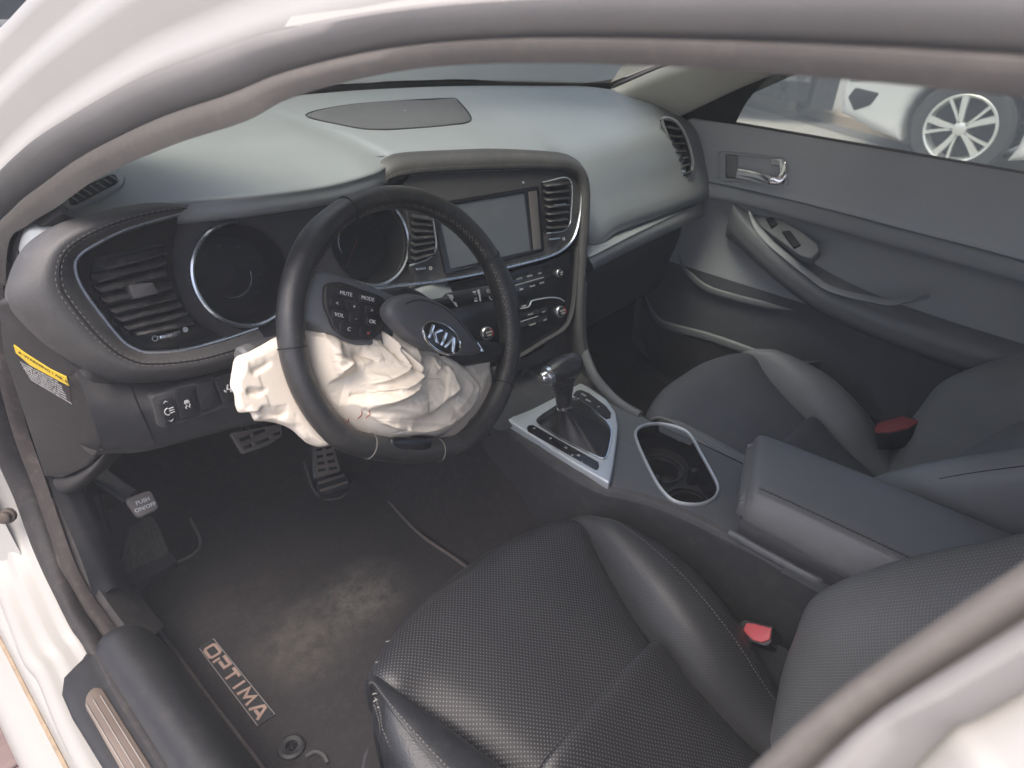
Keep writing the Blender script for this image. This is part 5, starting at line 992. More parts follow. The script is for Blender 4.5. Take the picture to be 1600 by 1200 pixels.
vs, fs = lathe_g(Mg, [(.0001, -.016), (.010, -.014), (.0175, -.008), (.0215, .002), (.0225, gl_ * .4), (.0205, gl_ * .75), (.018, gl_ * .92), (.017, gl_ * .93)], 32, False); hd_ = obj('grip', vs, fs, gm, shf)
vs, fs = lathe_g(Mg, [(.017, gl_ * .92), (.0165, gl_ * 1.06), (.0145, gl_ * 1.10), (.0115, gl_ * 1.10)], 28, False); obj('end_ring', vs, fs, M['chrome'], hd_)
vs, fs = lathe_g(Mg, [(.0115, gl_ * 1.06), (.0112, gl_ * 1.24), (.0095, gl_ * 1.29), (.0001, gl_ * 1.30)], 24, False); obj('release_button', vs, fs, M['bright'], hd_)
# armrest box with a stitched pad
ar = []
A_f = [oz((1155, 768), .650), oz((1160, 715), .665), oz((1169, 676), .660)]
for y, zt, w_ in ((-.338, .640, .066), (-.345, .655, .074), (-.366, .660, .077), (-.46, .664, .079), (-.6, .668, .081), (-.75, .670, .081)):
    c = -.008; ar.append([V((c - w_ * 1.0, y, .600)), V((c - w_ * 1.10, y, .615)), V((c - w_ * 1.10, y, .632)), V((c - w_ * 1.0, y, zt - .010)), V((c - w_ * .82, y, zt)), V((c, y, zt + .003)), V((c + w_ * .82, y, zt)), V((c + w_, y, zt - .009)), V((c + w_ * 1.05, y, .632)), V((c + w_ * 1.0, y, .600))])
fr0 = [V((p.x, -.332, min(p.z, .628))) for p in ar[0]]
skew = lambda p: V((p.x, p.y + (.4 * (p.x + .008)) * max(0, min(1, (p.y + .75) / .4)), p.z))
fr0 = [skew(p) for p in fr0]; ar = [[skew(p) for p in r] for r in ar]
arm_l = surface('armrest_leather', (.168, .166, .165), .42, .55, 700, .45, .12, 8, (.35, .33, .3), .06, voro=True)
vs, fs = surf([fr0] + ar, 4, 4); nfr = len(crvu(fr0, 4)); fs = list(fs) + [tuple(range(nfr))]; arm = obj('armrest', vs, fs, arm_l, cons, sharp=70)
for off in (.845, .79):
    pth = crv([skew(V((-.008 - r_[2] * off, r_[0], r_[1] + .0005))) for r_ in ((-.348, .6555, .074), (-.366, .6605, .077), (-.46, .6645, .079), (-.6, .6685, .081))], 40); stitches(pth, 'stitching', M['thread'], arm)
vs, fs = tube(crv([skew(V((-.008 - r_[2] * .82, r_[0], r_[1]))) for r_ in ((-.346, .655, .074), (-.366, .660, .077), (-.46, .664, .079), (-.6, .668, .081))], 30), .0009, n=5); obj('seam', vs, fs, M['dark'], arm)
rows = []
for y in (-.338, -.35, -.45, -.6, -.75): rows.append([skew(V((x_, y, z_))) for x_, z_ in ((-.086, .574), (-.088, .590), (-.084, .603), (-.07, .606), (.06, .606), (.072, .600), (.074, .574))])
vs, fs = surf(rows, 4, 3); obj('armrest_box', vs, fs, consd, cons)
# ledge beside the armrest on the driver's side
ld = [(1140, 832), (1180, 855), (1225, 880), (1262, 900), (1280, 907), (1296, 898)]
vs, fs = sweep(crv([oz(p, .575) for p in ld], 30), circ(.006, 10, .007)); obj('console_ledge', vs, fs, consm, cons)
vs, fs = surf([[(-.11, -.45, .575), (0, -.45, .575), (.11, -.45, .575)], [(-.11, -.8, .575), (0, -.8, .575), (.11, -.8, .575)]], 3, 3); obj('console_rear', vs, fs, consm, cons)
e_ = [rows_c[-1][k_] for k_ in (4, 3, 2, 1, 0)]; vs, fs = surf([[p, p + V((0, -.2, 0)), p + V((0, -.4, 0))] for p in e_], 3, 3); obj('rear_side', vs, fs, consd, cons)
# upper end of the console running up to the stack (driver's side wall)
e_ = [rows_c[0][k_] for k_ in range(5)]; vs, fs = surf([[p + V((-.004, .16, .03)), p + V((-.003, .06, .008)), p] for p in e_], 4, 4); obj('front_side', vs, fs, consd, cons, sharp=60)
vs, fs = surf([[V((-.16, .11, .605)), V((.0, .13, .62)), V((.11, .12, .62))], [V((-.155, .05, .585)), V((.0, .06, .588)), V((.10, .05, .588))], [Lt[0] + V((.0, 0, .002)), FC.at((870, 640), .0), Rt[0]]], 4, 4); obj('front_tray', vs, fs, consd, cons)
# padded rail from the stack down to the passenger edge of the console
rl0 = [FS.at((912, 470), .0), FS.at((909, 522), .0), FS.at((918, 564), .0)]
rpath = crv([FS.at((911, 440), -.004), FS.at((908, 490), -.004), FS.at((911, 540), -.004), oz((926, 583), .615), oz((948, 612), .59), oz((972, 634), .578), oz((1000, 650), .5745)], 40)
vs, fs = sweep(rpath, circ(.0085, 10, .011), up=(0, -.3, 1)); obj('side_rail', vs, fs, consm, cons)
vs, fs = surf([[FS.at((908, 470), -.01), FS.at((909, 530), -.01), oz((926, 583), .61), oz((948, 612), .585), oz((1000, 650), .57)], [FS.at((908, 470), -.01) + V((.02, .03, -.25)), FS.at((909, 530), -.01) + V((.02, .02, -.25)), oz((926, 583), .61) + V((.01, 0, -.25)), oz((948, 612), .585) + V((0, 0, -.25)), oz((1000, 650), .57) + V((0, 0, -.27))]], 4, 3); obj('rail_side', vs, fs, consd, cons)

# carpeted tunnel side beside the pedals
vs, fs = surf([[(-.16, -.32, .27), (-.12, -.32, .33), (-.07, -.32, .36), (-.04, -.32, .38)], [(-.185, 0, .27), (-.15, 0, .34), (-.11, 0, .42), (-.08, 0, .46)], [(-.205, .3, .27), (-.185, .3, .37), (-.172, .3, .48), (-.165, .3, .58)], [(-.205, .66, .27), (-.185, .66, .42), (-.172, .66, .55), (-.165, .66, .7)]], 4, 4); obj('tunnel_carpet', vs, fs, surface('tunnel_carpet_pile', (.030, .026, .026), .95, .1, 1500, .8, .25, 14, (.2, .16, .14), .1, bdist=.002), cons)
# ================================================================== seats
def perforated(name, ca=(.008, .0085, .011), cb=(.016, .016, .019), cd=(.15, .147, .145)):
    m, nt, b = _mat(name); L = nt.links.new
    tc = nd(nt, 'TexCoord'); uv = tc.outputs['UV']; mp = nd(nt, 'Mapping'); mp.inputs['Rotation'].default_value[2] = R(45); mp.inputs['Scale'].default_value = (245, 245, 245); L(uv, mp.inputs[0])
    fr_ = nd(nt, 'VectorMath', operation='FRACTION'); L(mp.outputs[0], fr_.inputs[0]); sb_ = nd(nt, 'VectorMath', operation='SUBTRACT'); sb_.inputs[1].default_value = (.5, .5, .5); L(fr_.outputs[0], sb_.inputs[0])
    sx = nd(nt, 'SeparateXYZ'); L(sb_.outputs[0], sx.inputs[0]); cx = nd(nt, 'CombineXYZ'); L(sx.outputs[0], cx.inputs[0]); L(sx.outputs[1], cx.inputs[1]); ln = nd(nt, 'VectorMath', operation='LENGTH'); L(cx.outputs[0], ln.inputs[0])
    dot = nd(nt, 'MapRange'); dot.inputs[1].default_value = .15; dot.inputs[2].default_value = .24; dot.inputs[3].default_value = 1; dot.inputs[4].default_value = 0; L(ln.outputs['Value'], dot.inputs[0])
    n1 = nd(nt, 'TexNoise'); n1.inputs['Scale'].default_value = 12; n1.inputs['Detail'].default_value = 6; L(tc.outputs['Object'], n1.inputs['Vector'])
    c1_ = nd(nt, 'MixRGB'); c1_.inputs[1].default_value = (*ca, 1); c1_.inputs[2].default_value = (*cb, 1); L(n1.outputs[0], c1_.inputs[0])
    mul = nd(nt, 'Math', operation='MULTIPLY'); mul.inputs[1].default_value = .75; L(dot.outputs[0], mul.inputs[0])
    c2_ = nd(nt, 'MixRGB'); c2_.inputs[2].default_value = (*cd, 1); L(mul.outputs[0], c2_.inputs[0]); L(c1_.outputs[0], c2_.inputs[1]); L(c2_.outputs[0], b.inputs['Base Color'])
    v = nd(nt, 'TexVoronoi'); v.inputs['Scale'].default_value = 700; L(tc.outputs['Object'], v.inputs['Vector'])
    h = nd(nt, 'Math', operation='SUBTRACT'); L(v.outputs['Distance'], h.inputs[0]); L(dot.outputs[0], h.inputs[1]); bp = nd(nt, 'Bump'); bp.inputs['Strength'].default_value = .35; bp.inputs['Distance'].default_value = .0008; L(h.outputs[0], bp.inputs['Height']); L(bp.outputs[0], b.inputs['Normal'])
    b.inputs['Roughness'].default_value = .37; b.inputs['Specular IOR Level'].default_value = .42; return m
perf = perforated('perforated_leather'); perfc = perforated('bolster_perforated_leather', (.020, .021, .023), (.034, .034, .036), (.07, .07, .07)); perfb = perforated('veiled_perforated_leather', (.10, .102, .101), (.14, .142, .140), (.26, .26, .255))  # backrest copy paled in colour to stand in for the lens veil
seatm = surface('seat_leather', (.018, .019, .022), .38, .5, 650, .5, .15, 10, (.3, .28, .25), .05, voro=True)
SX = -.38
def uvs(ob, f):
    me = ob.data; l = me.uv_layers.new(name='UVMap'); o = ORG[ob]
    for lp in me.loops: l.data[lp.index].uv = f(me.vertices[lp.vertex_index].co + o)
seat = thing('driver_seat', 'black perforated leather driver seat nearest the open door, loose threads along its front edge', 'car seat', (SX, -.35, .28))
# half width of the central panel and heights along the cushion, measured at stations front -> back
ST = [  # y, panel half width, outer half width, centre z, seam z, crest z
    (-.100, .200, .206, .395, .400, .400), (-.082, .201, .205, .455, .460, .462), (-.086, .200, .206, .500, .502, .510), (-.105, .197, .214, .524, .522, .532), (-.14, .192, .226, .530, .522, .542), (-.19, .180, .240, .520, .500, .548), (-.27, .158, .252, .498, .470, .540),
    (-.35, .140, .254, .476, .447, .522), (-.43, .138, .250, .446, .420, .478), (-.52, .150, .245, .400, .370, .405), (-.62, .16, .24, .37, .35, .38)]
def half(s):
    return [[V((SX + s * w, y, sz)) for w, sz in ((pw, sz_), (pw + (ow - pw) * .10, sz_ + (cz - sz_) * .45), (pw + (ow - pw) * .30, sz_ + (cz - sz_) * .86), (pw + (ow - pw) * .62, cz), (ow - .006, cz - .012), (ow + .004, cz - .045), (ow, cz - .11), (ow - .012, .34 if cz > .42 else .33))] for y, pw, ow, cz0, sz_, cz in ST]
FADE = [1, 1, 1, .95, .8, .45, .15, 0, 0, 0, 0]
def half(s):
    out = []
    for (y, pw, ow, cz0, sz_, cz), f in zip(ST, FADE):
        row = []
        for w, sz, e in ((pw, sz_, .048), (pw + (ow - pw) * .10, sz_ + (cz - sz_) * .45, .049), (pw + (ow - pw) * .30, sz_ + (cz - sz_) * .86, .052), (pw + (ow - pw) * .62, cz, .058), (ow - .006, cz - .012, .066), (ow + .004, cz - .045, .07), (ow, cz - .11, .07), (ow - .012, .34 if cz > .42 else .33, .07)): row.append(V((SX + s * w, y - e * f, sz)))
        out.append(row)
    return out
def nose_y(y, k, f): return y - .048 * abs(k) ** 2.6 * f
rows = [[V((SX + k_ * pw, nose_y(y, k_, f), z_)) for k_, z_ in ((-1, sz), (-.93, sz + (cz - sz) * .35 + .003), (-.75, sz + (cz - sz) * .8 + .003), (-.4, cz + .002), (0, cz), (.4, cz + .002), (.75, sz + (cz - sz) * .8 + .003), (.93, sz + (cz - sz) * .35 + .003), (1, sz))] for (y, pw, ow, cz, sz, cr), f in zip(ST, FADE)]
crows = rows
# cross seam at y -.347: the rear panel swells up behind it
def split(rs, lo, hi): return rs[lo:hi]
ra = rows[:7] + [[p + V((0, .002, -.006)) for p in rows[7]]]
rb = [[p + V((0, 0, -.008)) for p in rows[7]], [p + V((0, -.010, .012)) for p in rows[7]]] + rows[8:]
vs, fs = surf(ra, 8, 6); o = obj('cushion_front_panel', vs, fs, perf, seat, sharp=80); uvs(o, lambda c: (c.x, c.y - (c.z if c.y > -.115 else 0) * 1.0))
vs, fs = surf(rb, 8, 6); o = obj('cushion_rear_panel', vs, fs, perf, seat, sharp=80); uvs(o, lambda c: (c.x, c.y))
for s in (-1, 1):
    h = half(s); vs, fs = surf(h, 6, 6); bo_ = obj('cushion_bolster', vs, fs, seatm if s < 0 else perfc, seat, sharp=80); uvs(bo_, lambda c: (c.x + c.z, c.y))
    pm = MB()
    sm_ = crv([r[0] + V((0, 0, .0005)) for r in h[2:]], 60); vs, fs = tube(sm_, .0013, n=5); obj('seam', vs, fs, M['dark'], bo_)
    pth = crv([r[3].lerp(r[4], .25) + V((0, 0, .0012)) for r in h[2:]], 80); vs, fs = tube(pth, .0010, n=5); obj('seam', vs, fs, M['dark'], bo_)
    stitches(crv([r[3].lerp(r[4], .05) + V((0, 0, .0012)) for r in h[2:]], 60), 'stitching', M['thread'], bo_, .0035, .0018)
    if s < 0:
        stitches(crv([r[4].lerp(r[5], .55) + V((-.001, 0, .0008)) for r in h[2:]], 60), 'stitching', M['thread'], bo_, .0035, .0018); stitches(crv([r[4].lerp(r[5], .25) + V((-.001, 0, .0012)) for r in h[2:]], 60), 'stitching', M['thread'], bo_, .0035, .0018)
# bolsters' front faces are closed by the nose; piping round the nose
nose = crv([V((SX - .246, -.135, .520)), V((SX - .238, -.108, .515)), V((SX - .20, -.094, .512)), V((SX, -.078, .512)), V((SX + .20, -.094, .512)), V((SX + .238, -.108, .515)), V((SX + .246, -.135, .520))], 50)
# plastic side shield and base
shm = surface('seat_base_plastic', (.055, .056, .06), .5, .4, 1000, .3, .1, 9, (.3, .28, .25), .08)
for s in (-1, 1):
    vs, fs = surf([[(SX + s * .226, -.165, .43), (SX + s * .255, -.20, .435), (SX + s * .275, -.3, .44), (SX + s * .27, -.62, .45)], [(SX + s * .228, -.15, .38), (SX + s * .260, -.19, .38), (SX + s * .282, -.3, .38), (SX + s * .275, -.62, .38)], [(SX + s * .22, -.16, .31), (SX + s * .248, -.20, .30), (SX + s * .268, -.3, .30), (SX + s * .26, -.62, .30)]], 5, 4); obj('side_shield', vs, fs, shm, seat)
    vs, fs = box_g(Matrix.Translation((SX + s * .19, -.46, .283)), .045, .60, .022, .004); obj('seat_rail', vs, fs, M['black'], seat)
vs, fs = surf([[(SX - .20, -.20, .42), (SX, -.10, .42), (SX + .20, -.20, .42)], [(SX - .20, -.20, .34), (SX, -.12, .34), (SX + .20, -.20, .34)], [(SX - .20, -.3, .32), (SX, -.3, .32), (SX + .20, -.3, .32)], [(SX - .20, -.62, .32), (SX, -.62, .32), (SX + .23, -.62, .32)]], 4, 3); obj('seat_pan', vs, fs, M['dark'], seat)
# loose threads along the worn front left edge
mb = MB()
nz = crv([V((SX - .232, -.250, .525)), V((SX - .222, -.205, .522)), V((SX - .206, -.165, .512))] + [crows[3][k_] + V((0, .004, -.008)) for k_ in (0, 1, 2, 3)], 40)
for i_ in (2, 5, 7, 9, 11, 13, 15, 18, 22, 27):
    q = nz[i_]; mb.add(*tube([q + V((.003, -.002, .001)), q + V((random.uniform(-.004, -.001), random.uniform(.001, .004), .003)), q + V((random.uniform(-.007, -.003), random.uniform(.001, .006), random.uniform(-.002, .005)))], .00045, n=4))
mb.obj('loose_threads', surface('pale_thread', (.45, .43, .40), .8, .2, 2000, 0), seat, kind='stuff')
# backrest: centre panel, bolsters, headrest
BK = [(-.55, .40, .13, .235), (-.585, .47, .135, .238), (-.610, .55, .14, .242), (-.635, .63, .145, .246), (-.685, .72, .15, .248), (-.745, .81, .155, .245), (-.805, .90, .16, .235), (-.855, .98, .155, .215), (-.89, 1.03, .13, .18), (-.925, 1.04, .10, .14)]
prt = [.035, .080, .108, .128, .123, .105, .085, .06, .035, .005]
rows = [[V((SX - pw, y, z)), V((SX - pw * .6, y - .004, z)), V((SX, y - .008, z)), V((SX + pw * .6, y - .004, z)), V((SX + pw, y, z))] for y, z, pw, ow in BK]
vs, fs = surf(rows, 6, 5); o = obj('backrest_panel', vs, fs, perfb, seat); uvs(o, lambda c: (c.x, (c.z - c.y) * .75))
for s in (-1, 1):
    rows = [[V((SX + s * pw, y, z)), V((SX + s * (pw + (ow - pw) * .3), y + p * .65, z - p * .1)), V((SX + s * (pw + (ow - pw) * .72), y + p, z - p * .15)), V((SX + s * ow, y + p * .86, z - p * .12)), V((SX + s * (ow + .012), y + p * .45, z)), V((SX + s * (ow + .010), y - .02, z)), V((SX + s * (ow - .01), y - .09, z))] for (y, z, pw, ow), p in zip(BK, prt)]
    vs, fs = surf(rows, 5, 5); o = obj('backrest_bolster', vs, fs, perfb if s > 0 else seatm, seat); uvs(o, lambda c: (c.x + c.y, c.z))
    pth = crv([r[3].lerp(r[4], .15) + V((0, .001, .0005)) for r in rows], 60); vs, fs = tube(pth, .0011, n=5); obj('seam', vs, fs, M['dark'], o); stitches(crv([r[2].lerp(r[3], .75) + V((0, .001, 0)) for r in rows], 50), 'stitching', M['thread'], o, .0035, .0018)
vs, fs = surf([[V((SX - .25, -.6, .4)), V((SX, -.62, .4)), V((SX + .25, -.6, .4))], [V((SX - .25, -.76, .75)), V((SX, -.79, .75)), V((SX + .25, -.76, .75))], [V((SX - .18, -.92, 1.03)), V((SX, -.95, 1.05)), V((SX + .18, -.92, 1.03))]], 4, 4); obj('backrest_shell', vs, fs, M['dashlow'], seat)
rows = [[V((SX + .12 * k * cos(2 * pi * i / 20), -.955 + dy + .04 * k * sin(2 * pi * i / 20), z)) for i in range(20)] for z, k, dy in ((1.085, .2, .02), (1.09, .85, .02), (1.12, 1, .01), (1.18, 1, -.01), (1.225, .85, -.025), (1.24, .3, -.03))]
vs, fs = lofts(rows, True); obj('headrest', vs, fs, seatm, seat)
for s in (-1, 1): vs, fs = tube([V((SX + s * .05, -.92, 1.0)), V((SX + s * .05, -.945, 1.10))], .006, n=8); obj('headrest_post', vs, fs, M['bright'], seat)
perf2 = surface('veiled_seat_cloth', (.085, .088, .098), .55, .4, 800, .3, .15, 9, (.3, .28, .25), .06); seat2 = surface('veiled_seat_leather', (.20, .203, .205), .42, .5, 650, .4, .15, 9, (.3, .28, .25), .06, voro=True)  # paler copies of the seat materials: lens veil put into the colour
# passenger seat: the same seat, set forward and reclined further
DP = V((.745, .07, 0)); ps = seat.copy(); COL.objects.link(ps); ps.name = 'passenger_seat'; ps.location = seat.location + DP
tag(ps, 'black leather passenger seat beyond the centre console, leaning further back', 'car seat')
PIV = V((SX, -.52, .42)) - seat.location; RM = Matrix.Translation(PIV) @ Matrix.Rotation(R(12), 4, 'X') @ Matrix.Translation(-PIV)
for ch in list(seat.children):
    if ch.name.startswith('loose_threads'): continue
    c = ch.copy(); COL.objects.link(c); c.parent = ps
    if ch.name.startswith(('backrest', 'headrest')): c.matrix_local = RM
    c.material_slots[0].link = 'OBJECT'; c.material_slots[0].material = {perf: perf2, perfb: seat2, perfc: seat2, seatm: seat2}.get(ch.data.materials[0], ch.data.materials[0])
    for g in ch.children: d = g.copy(); COL.objects.link(d); d.parent = c
# seat belt buckles
bm_ = surface('buckle_plastic', (.02, .02, .02), .5, .4, 900, .2)
red = surface('buckle_red', (.48, .06, .07), .45, .4, 700, .15, .1)
dred = surface('buckle_dull_red', (.26, .045, .045), .5, .4, 700, .15, .1)
def buckle(label, p, quad, rp, n, up, depth):
    fr = Frame(p, n, up); o = thing('seat_belt_buckle', label, 'buckle', p); qd = px(fr, quad); rd = px(fr, rp, .003)
    plate('housing', fr, fillet(qd, .004), depth, bm_, o, bev=.002); b_ = plate('release_button', fr, fillet(rd, [.002] * len(rd)), .006, red if depth == .05 else dred, o, bev=.0015, z0=.003)
    return o
p = ox((1180, 988), -.128)
buckle('black seat belt buckle with red button by the driver seat, below the armrest', p, [(1152, 978), (1162, 968), (1208, 978), (1205, 1006), (1196, 1010), (1152, 995)], [(1160, 985), (1166, 973), (1178, 974), (1205, 981), (1203, 999), (1190, 1004), (1176, 1000)], (-.65, .15, .75), (0, 1, .4), .05)
p = oz((1402, 663), .50)
buckle('red button of the passenger seat belt buckle, against the passenger backrest', p, [(1364, 668), (1372, 658), (1408, 648), (1440, 656), (1422, 670), (1390, 678), (1366, 677)], [(1366, 668), (1374, 660), (1410, 650), (1436, 657), (1420, 668), (1390, 675), (1368, 675)], (-.3, .35, .9), (0, 1, 0), .045)
# ================================================================== passenger door
door = thing('passenger_door', 'closed passenger door with grey inner panel, chrome inside handle and armrest with window switches', 'car door', (.75, -.1, .6))
doorm = surface('door_panel_plastic', (.38, .395, .40), .55, .4, 900, .3, .08, 6, (.36, .34, .31), .07)
doorl = surface('door_armrest_leather', (.20, .207, .212), .5, .5, 700, .4, .1, 6, (.36, .34, .31), .06, voro=True)
ys = (.32, .20, .05, -.12, -.3, -.5, -.8)
def drow(z, xs, dz=(0,) * 7): return [V((x, y, z + d)) for y, x, d in zip(ys, xs, dz)]
k = lambda x: (x,) * 7
cre = (.000, .0, .002, .0, -.006, -.012, -.03)
rows = [drow(.986, k(.760)), drow(.987, k(.742)), drow(.978, k(.732)), drow(.93, k(.726)), drow(.865, k(.722), cre), drow(.850, k(.716), cre), drow(.846, k(.722), cre), drow(.842, k(.713), cre), drow(.815, k(.710), (-.01, .0, .005, .0, -.006, -.012, -.03)), drow(.806, k(.720), (-.02, -.004, .005, .0, -.006, -.012, -.03)), drow(.78, k(.733), (-.03, -.01, 0, 0, 0, -.01, -.02)), drow(.70, k(.735)), drow(.62, k(.722)), drow(.55, k(.715)), drow(.50, k(.712)), drow(.42, k(.712)), drow(.33, k(.722)), drow(.29, k(.740))]
doorlow = surface('door_lower_plastic', (.10, .104, .11), .55, .4, 900, .3, .1, 6, (.36, .34, .31), .07); doorup = surface('door_upper_plastic', (.58, .60, .605), .6, .4, 900, .3, .08, 6, (.36, .34, .31), .05)  # veil and shade put into colour: upper panel paled, lower darkened
for nm, a, b, mt in (('upper_panel', 0, 6, doorup), ('middle_strip', 5, 10, doorm), ('insert_panel', 9, 13, doorm), ('lower_panel', 12, 18, doorlow)): vs, fs = surf(rows[a:b], 4, 3); obj(nm, vs, fs, mt, door, sharp=60)
# weather lip along the glass and the glass itself
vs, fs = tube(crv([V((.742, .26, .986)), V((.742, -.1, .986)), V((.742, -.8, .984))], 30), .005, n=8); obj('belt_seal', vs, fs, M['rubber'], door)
g = [[(.752, .33, .97), (.752, -.1, .97), (.75, -.72, .97)], [(.722, .14, 1.07), (.715, -.15, 1.08), (.71, -.72, 1.08)], [(.66, -.08, 1.17), (.655, -.3, 1.18), (.645, -.72, 1.18)], [(.605, -.26, 1.235), (.60, -.45, 1.245), (.59, -.72, 1.245)]]
vs, fs = surf(g, 4, 4); obj('window_glass', vs, fs, M['side_glass'], door)
sail = [(.738, .33, .985), (.738, .145, .985), (.712, .115, 1.07), (.675, .06, 1.12), (.70, .20, 1.07)]
vs, fs = surf([[(.736, .34, .985), (.715, .22, 1.06), (.69, .10, 1.105)], [(.731, .24, .985), (.714, .17, 1.05), (.692, .09, 1.10)], [(.738, .140, .985), (.722, .115, 1.04), (.698, .07, 1.097)]], 4, 4); obj('mirror_sail', vs, fs, surface('sail_plastic', (.045, .045, .047), .6, .4, 900, .3, .1), door)
# inside handle
C7 = lambda pts: crop(pts, 900, 50, 2.2857)
fh = Frame(ox((1180, 262), .718), (-1, 0, .08)); hb = C7([(512, 425), (745, 447), (758, 552), (512, 532)])
o = plate('handle_bezel', fh, fillet(px(fh, hb), .010), .012, surface('handle_bezel_plastic', (.5, .51, .51), .45, .5, 900, .1), door, bev=.003, z0=.004, holes=[fillet(px(fh, C7([(535, 436), (738, 456), (746, 540), (535, 522)])), .006)])
plate('handle_well', fh, fillet(px(fh, C7([(530, 432), (742, 452), (750, 545), (530, 526)])), .005), .004, M['black'], o, z0=-.012)
plate('lock_slide', fh, fillet(px(fh, C7([(534, 438), (575, 440), (575, 522), (540, 520)])), .004), .014, surface('grey_lock', (.3, .3, .28), .5, .4, 900, 0), o, bev=.003, z0=.002)
pts = [fh.at(p, d) for p, d in zip(C7([(700, 462), (735, 466), (742, 500), (728, 528), (690, 528), (640, 512), (580, 500)]), (-.008, -.002, .004, .008, .012, .013, .012))]
vs, fs = sweep(crv(pts, 30), rrect(.019, .010, .004), up=fh.n); obj('door_handle', vs, fs, M['bright'], o)
vs, fs = sweep(crv([fh.at(p, .012) for p in C7([(577, 505), (640, 518), (690, 530)])], 16), rrect(.024, .010, .004), up=fh.n); obj('pull_lever', vs, fs, plain('satin_handle', (.85, .85, .82), .35, .6), o)
# armrest: rises towards the front; padded body, silver strip, switch panel
st = [(.100, .806, .000), (.085, .802, .02), (.03, .780, .045), (-.06, .738, .058), (-.16, .702, .066), (-.27, .682, .068), (-.40, .672, .066), (-.60, .668, .066), (-.80, .665, .066)]
rows = []
for y, z, p in st: rows.append([V((.735, y, z + .004)), V((.722 - p * .2, y, z + .006)), V((.722 - p * .8, y, z + .002)), V((.722 - p * 1.0, y, z - .010)), V((.722 - p * 1.04, y, z - .030)), V((.722 - p * .9, y, z - .055)), V((.722 - p * .3, y, z - .078)), V((.735, y, z - .082))])
vs, fs = surf(rows, 5, 5); arm = obj('armrest', vs, fs, doorl, door, sharp=70)
def onarm(t, f): return None
ed = [V((.722 - p * .86, y, z + .004)) for y, z, p in st[1:7]]
stp = [ox(p, x) for p, x in zip(C7([(618, 640), (640, 690), (690, 750), (760, 810), (830, 865), (890, 910), (960, 935), (1050, 955), (1120, 968), (1180, 958), (1262, 942)]), (.706, .692, .678, .666, .660, .655, .652, .650, .650, .656, .668))]
vs, fs = sweep(crv(stp, 50), rrect(.017, .006, .002), up=(-.6, 0, .8), scale=lambda t: min(1, .3 + 5 * min(t, 1 - t))); obj('armrest_trim', vs, fs, surface('grey_satin_trim', (.24, .25, .26), .45, .5, 900, .05, .06, 20, metal=.3), arm)
swp = C7([(622, 640), (660, 632), (700, 650), (800, 710), (865, 760), (868, 785), (840, 812), (800, 800), (720, 740), (650, 690)])
spp = [ox(p, .69) for p in ((1180, 335), (1240, 370), (1275, 400))]
fsw = Frame(ox((1225, 370), .688), (-.62, .12, .78), (0, 1, .3))
o = plate('switch_panel', fsw, fillet(px(fsw, swp), .004), .02, doorl, arm, bev=.003, z0=.002)
for q in ([(680, 672), (705, 668), (722, 690), (700, 706)], [(735, 718), (765, 714), (805, 765), (780, 778)]):
    b = plate('window_switch', fsw, fillet(px(fsw, C7(q)), .003), .008, M['black'], o, bev=.002, z0=.007)
stitches(crv([V((.722 - p * 1.03, y, z - .022)) for y, z, p in st[2:]], 80), 'stitching', M['thread'], arm)
plate('lock_mark', fh, fillet(px(fh, C7([(592, 740), (600, 740), (628, 775), (620, 780)])), .001), .004, M['silver'], door, z0=.012)
# map pocket and speaker ledges, lower door
e1 = [ox(p, .705) for p in C7([(368, 790), (378, 830), (410, 870), (470, 915), (560, 945), (680, 975), (775, 993)])]
vs, fs = sweep(crv(e1, 40), circ(.006, 8, .009), scale=lambda t: max(.05, min(1, 5 * min(t, 1 - t)))); obj('pocket_ledge', vs, fs, doorl, door)
e2 = [ox(p, .69) for p in C7([(238, 915), (255, 960), (285, 1020), (330, 1050), (480, 1090), (650, 1150), (760, 1180), (880, 1175)])]
vs, fs = sweep(crv(e2, 40), circ(.007, 8, .012), scale=lambda t: max(.05, min(1, 4 * min(t, 1 - t)))); obj('pocket_rim', vs, fs, doorl, door)
vs, fs = lofts([crv(e2, 30), [p + V((.006, 0, -.06)) for p in crv(e2, 30)], [p + V((.02, 0, -.14)) for p in crv(e2, 30)], [p + V((.05, 0, -.2)) for p in crv(e2, 30)]]); obj('map_pocket', vs, fs, M['dashlow'], door)
# door outside
vs, fs = surf([[(.80, .45, .96), (.80, -.2, .97), (.79, -.8, .97)], [(.90, .45, .86), (.905, -.2, .87), (.90, -.8, .87)], [(.915, .45, .5), (.92, -.2, .5), (.915, -.8, .5)], [(.88, .45, .28), (.88, -.2, .28), (.88, -.8, .28)]], 3, 3); obj('outer_skin', vs, fs, M['paint'], door)
